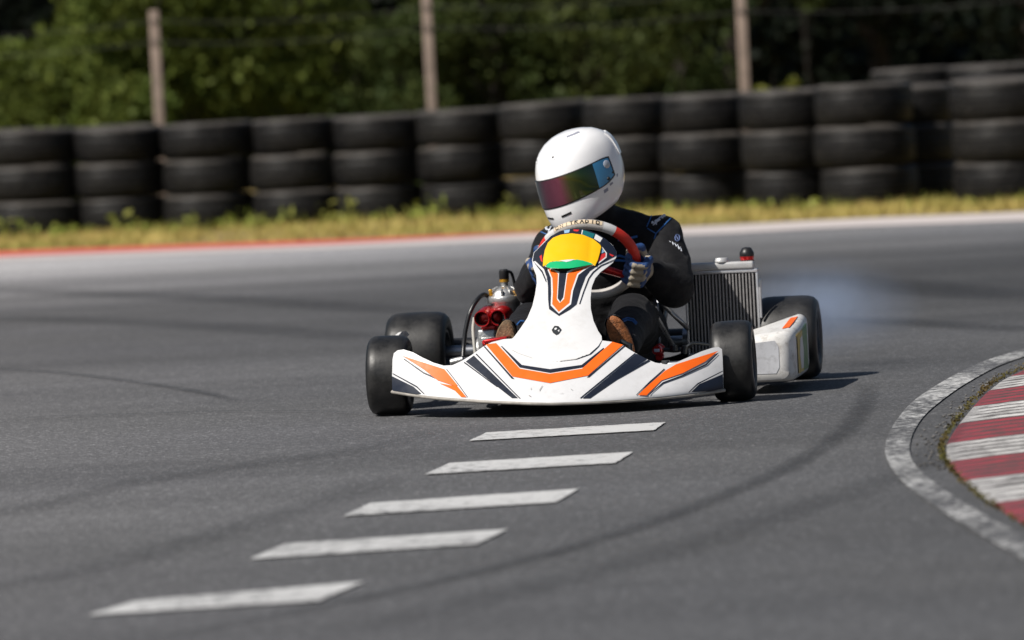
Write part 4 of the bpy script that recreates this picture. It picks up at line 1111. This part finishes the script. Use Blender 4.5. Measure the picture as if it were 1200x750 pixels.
# suit trim and prints, laid on the cloth where the ray from in front meets it
bm_ = bmesh.new(); bm_.from_mesh(body.data); bvh = BVHTree.FromBMesh(bm_)
def on_body(px, py, off=.0015):
    a = K(px, py, .0); b = K(px, py, 1.2); d = (b - a).normalized(); h = bvh.ray_cast(a, d)
    if h[0] is None: return None
    return h[0] + h[1] * off
def strokes(lines, rad, mb, mi=0):
    for ln in lines:
        pts = []
        for (p, q) in zip(ln, ln[1:]):
            n_ = max(2, int(math.hypot(q[0] - p[0], q[1] - p[1]) / 1.2))
            for k in range(n_):
                t = k / n_; w_ = on_body(p[0] + (q[0] - p[0]) * t, p[1] + (q[1] - p[1]) * t)
                if w_: pts.append(w_)
        w_ = on_body(*ln[-1]);
        if w_: pts.append(w_)
        ok = [pts[0]] if pts else []
        for p in pts[1:]:
            if (p - ok[-1]).length < .03: ok.append(p)
        if len(ok) > 1: mb.tube(ok, rad, mi, 6)
BADGE = pmat('badge_blue', (.12, .17, .35), .6)
def pr(name):
    global m
    if m.v: m.build(name, [SUITBLUE, SUITWHITE, BADGE], body)
    m = MB()
m = MB()
strokes([[(758, 266), (764, 252), (773, 249)], [(759, 268), (769, 274), (786, 256)], [(769, 274), (767, 280)]], .0020, m, 0); pr('shoulder_trim')
strokes([[(722, 278), (735, 280), (747, 277)], [(724, 281), (742, 283)]], .004, m, 0); pr('chest_print')
strokes([[(716, 302), (726, 300), (736, 303)], [(718, 305), (732, 306)]], .004, m, 0); pr('chest_print')
strokes([[(728, 376), (735, 373), (742, 374.5), (746, 379)], [(729, 378), (735, 375.5), (741, 376.5), (745, 380.5)]], .0028, m, 0); pr('knee_print')
strokes([[(606, 381), (610, 377), (614, 377)]], .004, m, 0); pr('knee_print')
# pale script on the shoulder, round badge and lettering on the sleeve
sc = []; ux, uy = 14.5, -10.5
def sxy(t, s): return (765.5 + ux * t - uy * s * .38 * 0 + s * -3.4 * 0 + s * .5 * 3.0, 263.5 + uy * t + s * 1.2 - s * 3.4)
import cmath
for k in range(1):
    for (t0, pts) in ((0, [(.10, .9), (.02, 1.0), (-.02, .7), (.10, .5), (.12, .1), (-.02, 0)]), (.18, [(0, -.4), (.03, .7), (.12, .7), (.12, .1), (.02, .1)]), (.34, [(.1, .6), (.0, .5), (.02, .1), (.1, .1), (.1, .6), (.12, .05)]), (.50, [(0, 0), (.02, .6), (.1, .65)]), (.64, [(.12, .6), (.03, .6), (.02, .05), (.12, .1)]), (.80, [(.05, .6), (.0, .3), (.05, .0), (.12, .3), (.06, .6)])):
        sc.append([(765 + 15 * (t0 + a) + 2.0 * (.5 - b), 264 - 11.5 * (t0 + a) - 4.2 * b * .8) for a, b in pts])
strokes(sc, .0024, m, 1); pr('shoulder_script')
cir = [(793.5 + 2.6 * math.cos(a), 279 + 3.8 * math.sin(a)) for a in np.linspace(0, 6.28, 12)]; strokes([cir, [(792.5, 277), (794.5, 281)]], .0016, m, 2); pr('sleeve_badge')
strokes([[(784.5, 283), (786, 284)], [(788, 284), (789, 287), (791, 285.5)], [(791.5, 286.5), (792.5, 289), (794, 287)], [(794.5, 288.5), (795.5, 292), (797, 290)], [(797.5, 291.5), (798.4, 294.6)]], .0017, m, 1); pr('sleeve_lettering')
strokes([[(639, 262), (637, 266), (641, 268)], [(642, 264), (640, 269), (645, 270)], [(646, 266), (643, 272), (647, 274)]], .003, m, 1); pr('shoulder_script')
strokes([[(632, 266), (640, 260), (647, 260)], [(634, 272), (643, 276)]], .0022, m, 0)
if m.v: pr('collar_trim')
bm_.free()

# ---- gloves closed round the rim
def glove(a0, sgn):
    c = rim_pt(a0); e = (c - wc).normalized(); t = e.cross(n_w).normalized()
    if t.dot(Vector((0, 0, 1))) < 0: t = -t
    def Q(phi, rad_, tt): return c + (e * math.cos(R(phi)) - n_w * math.sin(R(phi))) * rad_ + t * tt
    caps = []; tips = []
    rf = .0105
    lens = [225, 240, 232, 205]
    for i in range(4):
        tt = .036 - .024 * i; rr2 = TR + rf * .85
        kn = Q(-12, rr2 + .010, tt * 1.02); pp = [kn, Q(45, rr2 + .008, tt), Q(100, rr2 + .003, tt - .001), Q(155, rr2 + .001, tt - .002), Q(lens[i], rr2, tt - .003)]
        for k, (a, b_) in enumerate(zip(pp, pp[1:])):
            r0 = rf * (1.12 - .06 * k); caps.append((a, r0, b_, r0 * .96))
    wr = WR if sgn > 0 else WL
    for i in range(4):
        tt = .034 - .023 * i; caps.append((Q(-14, TR + .019, tt), .0125, c + (wr - c) * .55 + t * tt * .62, .016))
    caps.append((c + (wr - c) * .5, .027, c + (wr - c) * .95, .030)); caps.append((c + (wr - c) * .85, .032, wr + (wr - c) * .18, .036))
    th = [c + (wr - c) * .45 + t * .028, Q(-80, TR + .022, .048), Q(-140, TR + .013, .054), Q(-200, TR + .011, .050)]
    for k, (a, b_) in enumerate(zip(th, th[1:])): caps.append((a, .0145 - .0012 * k, b_, .0133 - .0012 * k))
    def fm(p, nrm):
        d = p - c; ph = math.degrees(math.atan2(-d.dot(n_w), d.dot(e))); tt = d.dot(t)
        w_ = (wr - c).normalized(); along = d.dot(w_)
        if 55 < ph < 112 and -.052 < tt < .05: return 1
        if abs(ph) > 165 and tt > .03: return 1
        if ph < 40 and .045 < along < .06: return 1
        if noise.noise(p * 38) > .28 and ph < 60: return 1
        return 0
    caps = [(c + (a - c) * 1.12, r0 * 1.14, c + (b_ - c) * 1.12, r1 * 1.14) for a, r0, b_, r1 in caps]
    o = capsules('glove', caps, .0036, [GLOVE_BLUE, GLOVE_PALE], person, .0012, 60., 2, face_mat=fm)
    return onto(o)
glove(R(113), 1); glove(R(-97), -1)

# ---- shoes, soles toward the front
def shoe(toe_px, heel_px, y_t, y_h, ank, mats, wid=.043):
    T = K(*toe_px, y_t); Hh = K(*heel_px, y_h); ax_ = (T - Hh).normalized(); L = (T - Hh).length
    nrm = Vector((0, -1, .25)); nrm = (nrm - ax_ * nrm.dot(ax_)).normalized(); sd_ = ax_.cross(nrm).normalized()
    m = MB(); npt = 28; ring = []
    for k in range(npt):
        a = 2 * math.pi * k / npt; u = (1 - math.cos(a)) / 2; w_ = math.sin(a) * wid * (.82 + .25 * u) * (1 if abs(math.sin(a)) < .999 else 1); ring.append(Hh + ax_ * (L * u) + sd_ * w_)
    lay = [(0.0, .9), (.004, .985), (-.008, 1.0), (-.018, 1.0)]
    vs = [p + nrm * .004 for p in [Hh + (r - Hh) for r in ring]]
    ctr = Hh + ax_ * L * .5
    def layer(off, sc_): return [ctr + (r - ctr) * sc_ + nrm * off for r in ring]
    L0 = layer(.004, .92); L1 = layer(0, 1.0); L2 = layer(-.016, 1.0)
    allv = L0 + L1 + L2; fs = [list(range(npt))]
    for i in range(2):
        for k in range(npt): fs.append([i * npt + k, i * npt + (k + 1) % npt, (i + 1) * npt + (k + 1) % npt, (i + 1) * npt + k])
    fs.append(list(range(2 * npt, 3 * npt))[::-1]); m.add(allv, fs, 0)
    # upper
    secs = []
    for u, hgt, ww in ((.04, .03, .7), (.2, .05, .9), (.45, .055, .92), (.7, .045, .95), (.9, .032, .8), (.98, .02, .5)):
        cc = Hh + ax_ * (L * u); row = []
        for k in range(11):
            a = math.pi * k / 10; row.append(cc + sd_ * (math.cos(a) * wid * ww) - nrm * (.014 + math.sin(a) * hgt))
        secs.append(row)
    vs = [p for r_ in secs for p in r_]; fs = []
    for i in range(5):
        for k in range(10): fs.append([i * 11 + k, i * 11 + k + 1, (i + 1) * 11 + k + 1, (i + 1) * 11 + k])
    fs.append(list(range(11))); fs.append(list(range(55, 66))); m.add(vs, fs, 1)
    m.tube([Hh + ax_ * L * .22 - nrm * .05, Vector(ank) + Vector((0, .01, .0))], [.040, .05], 1, 16)
    return onto(m.build('shoe', mats, person))
shoe((716, 372.5), (741, 424), -.03, .03, AR, [SOLE, SHOE], .034)
shoe((594, 376.5), (590, 440), -.02, .03, AL, [SOLE_DK, SHOE], .036)

# ---- helmet
HY, HP, HR_ = R(-39), R(-17), R(-8)
HM = Matrix.Translation(K(680, 204, .67)) @ Matrix.Rotation(HY, 4, 'Z') @ Matrix.Rotation(HR_, 4, 'Y') @ Matrix.Rotation(-HP, 4, 'X')
LV = [(-.148, .088, -.125, .055), (-.146, .104, -.146, .075), (-.132, .116, -.158, .098), (-.10, .124, -.164, .118), (-.06, .129, -.163, .134), (-.02, .1315, -.157, .144), (.02, .132, -.149, .149), (.055, .129, -.138, .147), (.085, .121, -.121, .137), (.11, .106, -.098, .116), (.13, .083, -.070, .087), (.143, .053, -.038, .053), (.149, .022, -.010, .026), (.1495, .004, .0045, .0125)]
LVA = np.array(LV)
LVZ = LVA[:, 0]
def hcat(z):
    # smooth profile between the listed levels
    i = int(np.clip(np.searchsorted(LVZ, z) - 1, 0, len(LV) - 2)); t = (z - LVZ[i]) / (LVZ[i + 1] - LVZ[i])
    def g(k): return LVA[min(max(k, 0), len(LV) - 1), 1:]
    p0, p1, p2, p3 = g(i - 1), g(i), g(i + 1), g(i + 2)
    return .5 * ((2 * p1) + (p2 - p0) * t + (2 * p0 - 5 * p1 + 4 * p2 - p3) * t * t + (3 * p1 - p0 - 3 * p2 + p3) * t ** 3)
def HS(az, z, off=0.):
    """helmet surface: az = 0 at the front, positive to the wearer's left; z along the helmet"""
    w_, yf, yb = hcat(z); yc = .01
    c, s = math.cos(az), math.sin(az); ry = (yc - yf) if c > 0 else (yb - yc); e = 2.25
    rr3 = (abs(c / 1) ** e + abs(s) ** e) ** (-1 / e)
    p = Vector((w_ * s * rr3, yc - ry * c * rr3, z + .06 * ((1 - c) / 2) ** 1.3 * min(1, max(0, (-.02 - z) / .12))))
    if off:
        d = .004; pa = HS(az + d, z); pz = HS(az, min(.148, z + .002)); pz0 = HS(az, max(-.147, z - .002))
        nrm = (pa - p).cross(pz - pz0).normalized()
        if nrm.dot(p - Vector((0, 0, 0))) < 0: nrm = -nrm
        p = p + nrm * off
    return p
def hpatch(mb, azs, zs, off, mi, rim=True):
    """zs(az) -> (z0, z1); patch lying on the shell, with a turned-down rim"""
    nz = 14; vs = []; fs = []; na = len(azs)
    for az in azs:
        z0_, z1_ = zs(az)
        for k in range(nz): vs.append(HM @ HS(az, z0_ + (z1_ - z0_) * k / (nz - 1), off))
    for i in range(na - 1):
        for k in range(nz - 1): j = i * nz + k; fs.append([j, j + nz, j + nz + 1, j + 1])
    k0 = len(mb.f); mb.add(vs, fs, mi)
    if callable(mi):
        pass
    edge = [(i, 0) for i in range(na)] + [(na - 1, k) for k in range(nz)] + [(i, nz - 1) for i in range(na)][::-1] + [(0, k) for k in range(nz)][::-1]
    ev = [vs[i * nz + k] for i, k in edge]; iv = []
    for i, k in edge:
        az = azs[i]; z0_, z1_ = zs(az); iv.append(HM @ HS(az, z0_ + (z1_ - z0_) * k / (nz - 1), -.001))
    n_ = len(ev); mb.add(ev + iv, [[i, (i + 1) % n_, n_ + (i + 1) % n_, n_ + i] for i in range(n_)], mi if isinstance(mi, int) else 0)
    return k0, nz
m = MB(); zs_ = np.concatenate([np.linspace(-.148, -.13, 5), np.linspace(-.12, .12, 26), np.linspace(.127, .1495, 10)]); NA = 72
vs = []; fs = []
for z in zs_:
    for k in range(NA): vs.append(HM @ HS(2 * math.pi * k / NA, float(z)))
for i in range(len(zs_) - 1):
    for k in range(NA): fs.append([i * NA + k, i * NA + (k + 1) % NA, (i + 1) * NA + (k + 1) % NA, (i + 1) * NA + k])
fs.append([(len(zs_) - 1) * NA + k for k in range(NA)]); m.add(vs, fs)
helmet = onto(m.build('helmet', HELM, person, auto=50))
# visor, blue towards both ends
def vz(az):
    a = abs(az) / R(92); lo = -.058 + .012 * a ** 2; hi = .030 + .004 * a ** 2
    if a > .78: t = (a - .78) / .22; mid_ = -.002; lo = lo + (mid_ - .030 - lo) * t ** 2.2; hi = hi + (mid_ + .030 - hi) * t ** 2.2
    return lo, hi
def visor_mat():
    m, nt, b, out = new_mat('iridium_visor')
    # mirror coating on dark polycarbonate; its tint drifts across the lens
    tc = N(nt, 'ShaderNodeTexCoord').outputs['UV']; sep = N(nt, 'ShaderNodeSeparateXYZ'); nt.links.new(tc, sep.inputs[0])
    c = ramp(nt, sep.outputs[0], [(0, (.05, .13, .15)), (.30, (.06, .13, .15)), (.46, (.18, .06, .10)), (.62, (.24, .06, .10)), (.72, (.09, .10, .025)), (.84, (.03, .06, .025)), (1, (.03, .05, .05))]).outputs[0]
    nt.links.new(c, b.inputs['Base Color']); b.inputs['Metallic'].default_value = .85; b.inputs['Roughness'].default_value = .07
    b.inputs['Coat Weight'].default_value = .4; b.inputs['Coat Roughness'].default_value = .03
    return m
VISOR = visor_mat()
m = MB(); hpatch(m, [R(a) for a in np.linspace(-95, 95, 75)], lambda az: (vz(az * .97)[0] - .004, vz(az * .97)[1] + .004), .0014, 0); m.build('visor_gasket', VENT, helmet)
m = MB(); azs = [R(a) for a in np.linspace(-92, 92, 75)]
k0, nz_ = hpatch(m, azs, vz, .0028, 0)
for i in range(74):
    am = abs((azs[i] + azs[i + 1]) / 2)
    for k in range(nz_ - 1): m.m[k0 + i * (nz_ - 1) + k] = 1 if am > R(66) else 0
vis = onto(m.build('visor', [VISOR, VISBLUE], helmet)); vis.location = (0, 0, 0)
ul = vis.data.uv_layers.new(); inv = HM.inverted()
for lp_ in vis.data.loops:
    p = inv @ vis.data.vertices[lp_.vertex_index].co; ul.data[lp_.index].uv = ((math.degrees(math.atan2(p.x, -p.y)) + 70) / 140, (p.z + .06) / .1)
def hdisc(mb, az, z, rad_, h, mi=0, rad2=None):
    p = HS(az, z, .0001); q = HS(az, z, .01); d = (HM.to_3x3() @ (q - p)).normalized(); Mx = d.to_track_quat('Z', 'Y').to_matrix().to_4x4()
    mb.lathe([(0, -.002), (rad_, -.002), (rad_, h * .7), (rad_ * .85, h), (0, h)], c=HM @ p, M=Mx, seg=24, mi=mi)
for s in (-1, 1):
    m = MB()
    hdisc(m, s * R(86), .012, .0135, .0055, 0); hdisc(m, s * R(82), -.036, .006, .0055, 1); hdisc(m, s * R(91), -.022, .004, .004, 1)
    m.build('visor_pivot', [PIVOT, VENT], helmet)
DEC = pmat('small_decal', (.25, .26, .32), .4)
for az, z in ((R(13), .094), (R(-32), .094)):
    m = MB(); hdisc(m, az, z, .011, .0016, 0); hdisc(m, az, z, .0042, .0022, 1); m.build('vent', [HELM, VENT], helmet)
def slot(az0, az1, z0_, z1_, th, off, mi):
    hpatch(m, [az0 + (az1 - az0) * k / 8 for k in range(9)], lambda az: ((z0_ + (z1_ - z0_) * (az - az0) / (az1 - az0)) - th, (z0_ + (z1_ - z0_) * (az - az0) / (az1 - az0)) + th), off, mi)
for args, nm in (((R(9), R(26), -.094, -.090, .0035, .0012, 1), 'vent'), ((R(-26), R(-9), -.090, -.094, .0030, .0012, 1), 'vent'), ((R(72), R(78), -.074, -.072, .006, .0008, 2), 'decal'),
                 ((R(82), R(87), -.062, -.060, .004, .0008, 2), 'decal'), ((R(98), R(101), -.045, -.04, .005, .0008, 2), 'decal'), ((R(40), R(80), .137, .137, .0018, .0012, 2), 'vent')):
    m = MB(); slot(*args); m.build(nm, [HELM, VENT, DEC], helmet)
# raised spoiler strip along the back of the crown
m = MB(); hpatch(m, [R(a) for a in np.linspace(120, 240, 30)], lambda az: (.02, .10), .004, 0); m.build('rear_spoiler', HELM, helmet)

# ------------------------------------------------------------------ tyre smoke
def smoke_mat():
    m = bpy.data.materials.new('tyre_smoke'); m.use_nodes = True; nt = m.node_tree; nt.nodes.clear()
    out = nt.nodes.new('ShaderNodeOutputMaterial'); v = nt.nodes.new('ShaderNodeVolumePrincipled')
    tc = N(nt, 'ShaderNodeTexCoord').outputs['Generated']
    c = N(nt, 'ShaderNodeVectorMath', operation='SUBTRACT'); nt.links.new(tc, c.inputs[0]); c.inputs[1].default_value = (.5, .5, .5)
    L = N(nt, 'ShaderNodeVectorMath', operation='LENGTH'); nt.links.new(c.outputs[0], L.inputs[0])
    fall = ramp(nt, L.outputs['Value'], [(.0, 1.), (.18, .5), (.34, .13), (.47, 0.)]).outputs[0]
    n = noise_node(nt, N(nt, 'ShaderNodeTexCoord').outputs['Object'], 3.4, 5, .62)
    d = math_n(nt, 'MULTIPLY', fall, ramp(nt, n.outputs[0], [(.38, .06), (.66, 1.)]).outputs[0])
    nt.links.new(math_n(nt, 'MULTIPLY', d, 3.0), v.inputs['Density'])
    v.inputs['Color'].default_value = (.55, .68, .92, 1); v.inputs['Anisotropy'].default_value = .1
    nt.links.new(v.outputs[0], out.inputs['Volume']); return m
bm = bmesh.new(); bmesh.ops.create_icosphere(bm, subdivisions=3, radius=1)
sp = K(948, 385, 1.42)
for v in bm.verts: v.co = Vector((v.co.x * .46, v.co.y * .65, v.co.z * .32)) * (1 + .12 * noise.noise(v.co * 1.7))
for v in bm.verts: v.co.z = max(v.co.z, -.09)
me = bpy.data.meshes.new('tyre_smoke'); bm.to_mesh(me); bm.free(); me.materials.append(smoke_mat())
sm_ = link('tyre_smoke', me); sm_.location = KM @ Vector((sp.x, sp.y, .10)); sm_.rotation_euler = (0, 0, -YAW)
tag(sm_, 'pale blue tyre smoke drifting off the rear wheel', 'smoke', kind='stuff')
# ------------------------------------------------------------------ sky, sun, camera
SUN_EL = 46.0
sd = Vector((.82, .57, 0)).normalized() * math.cos(R(SUN_EL)); sd.z = -math.sin(R(SUN_EL))   # the way the light travels
w = bpy.data.worlds.new('World'); SC.world = w; w.use_nodes = True
nt = w.node_tree; bg = nt.nodes['Background']; sky = nt.nodes.new('ShaderNodeTexSky'); sky.sky_type = 'NISHITA'
sky.sun_disc = False; sky.sun_elevation = R(SUN_EL); sky.sun_rotation = math.atan2(-sd.x, -sd.y)
nt.links.new(sky.outputs[0], bg.inputs[0]); bg.inputs[1].default_value = .05
sl = bpy.data.lights.new('sun', 'SUN'); sl.energy = 5.0; sl.angle = R(.5); sl.color = (1, .95, .88)
so = bpy.data.objects.new('sun', sl); COL.objects.link(so); so.location = (-8, 6, 14)
so.rotation_euler = sd.to_track_quat('-Z', 'Y').to_euler()
cd = bpy.data.cameras.new('camera'); co = bpy.data.objects.new('camera', cd); COL.objects.link(co)
co.matrix_world = Matrix(((CR.x, CU.x, -FW.x, CAM.x), (CR.y, CU.y, -FW.y, CAM.y), (CR.z, CU.z, -FW.z, CAM.z), (0, 0, 0, 1)))
cd.sensor_width = 36; cd.lens = FPX / 1200 * 36; cd.clip_end = 2000; cd.clip_start = .1
cd.dof.use_dof = True; cd.dof.focus_distance = 17.5; cd.dof.aperture_fstop = 3.7
SC.camera = co
SC.render.engine = 'CYCLES'; SC.cycles.use_denoising = True
SC.cycles.max_bounces = 8; SC.cycles.transparent_max_bounces = 12; SC.cycles.volume_bounces = 1
SC.view_settings.view_transform = 'Standard'; SC.view_settings.look = 'None'; SC.view_settings.gamma = 1
SC.view_settings.exposure = .18; SC.view_settings.use_curve_mapping = False
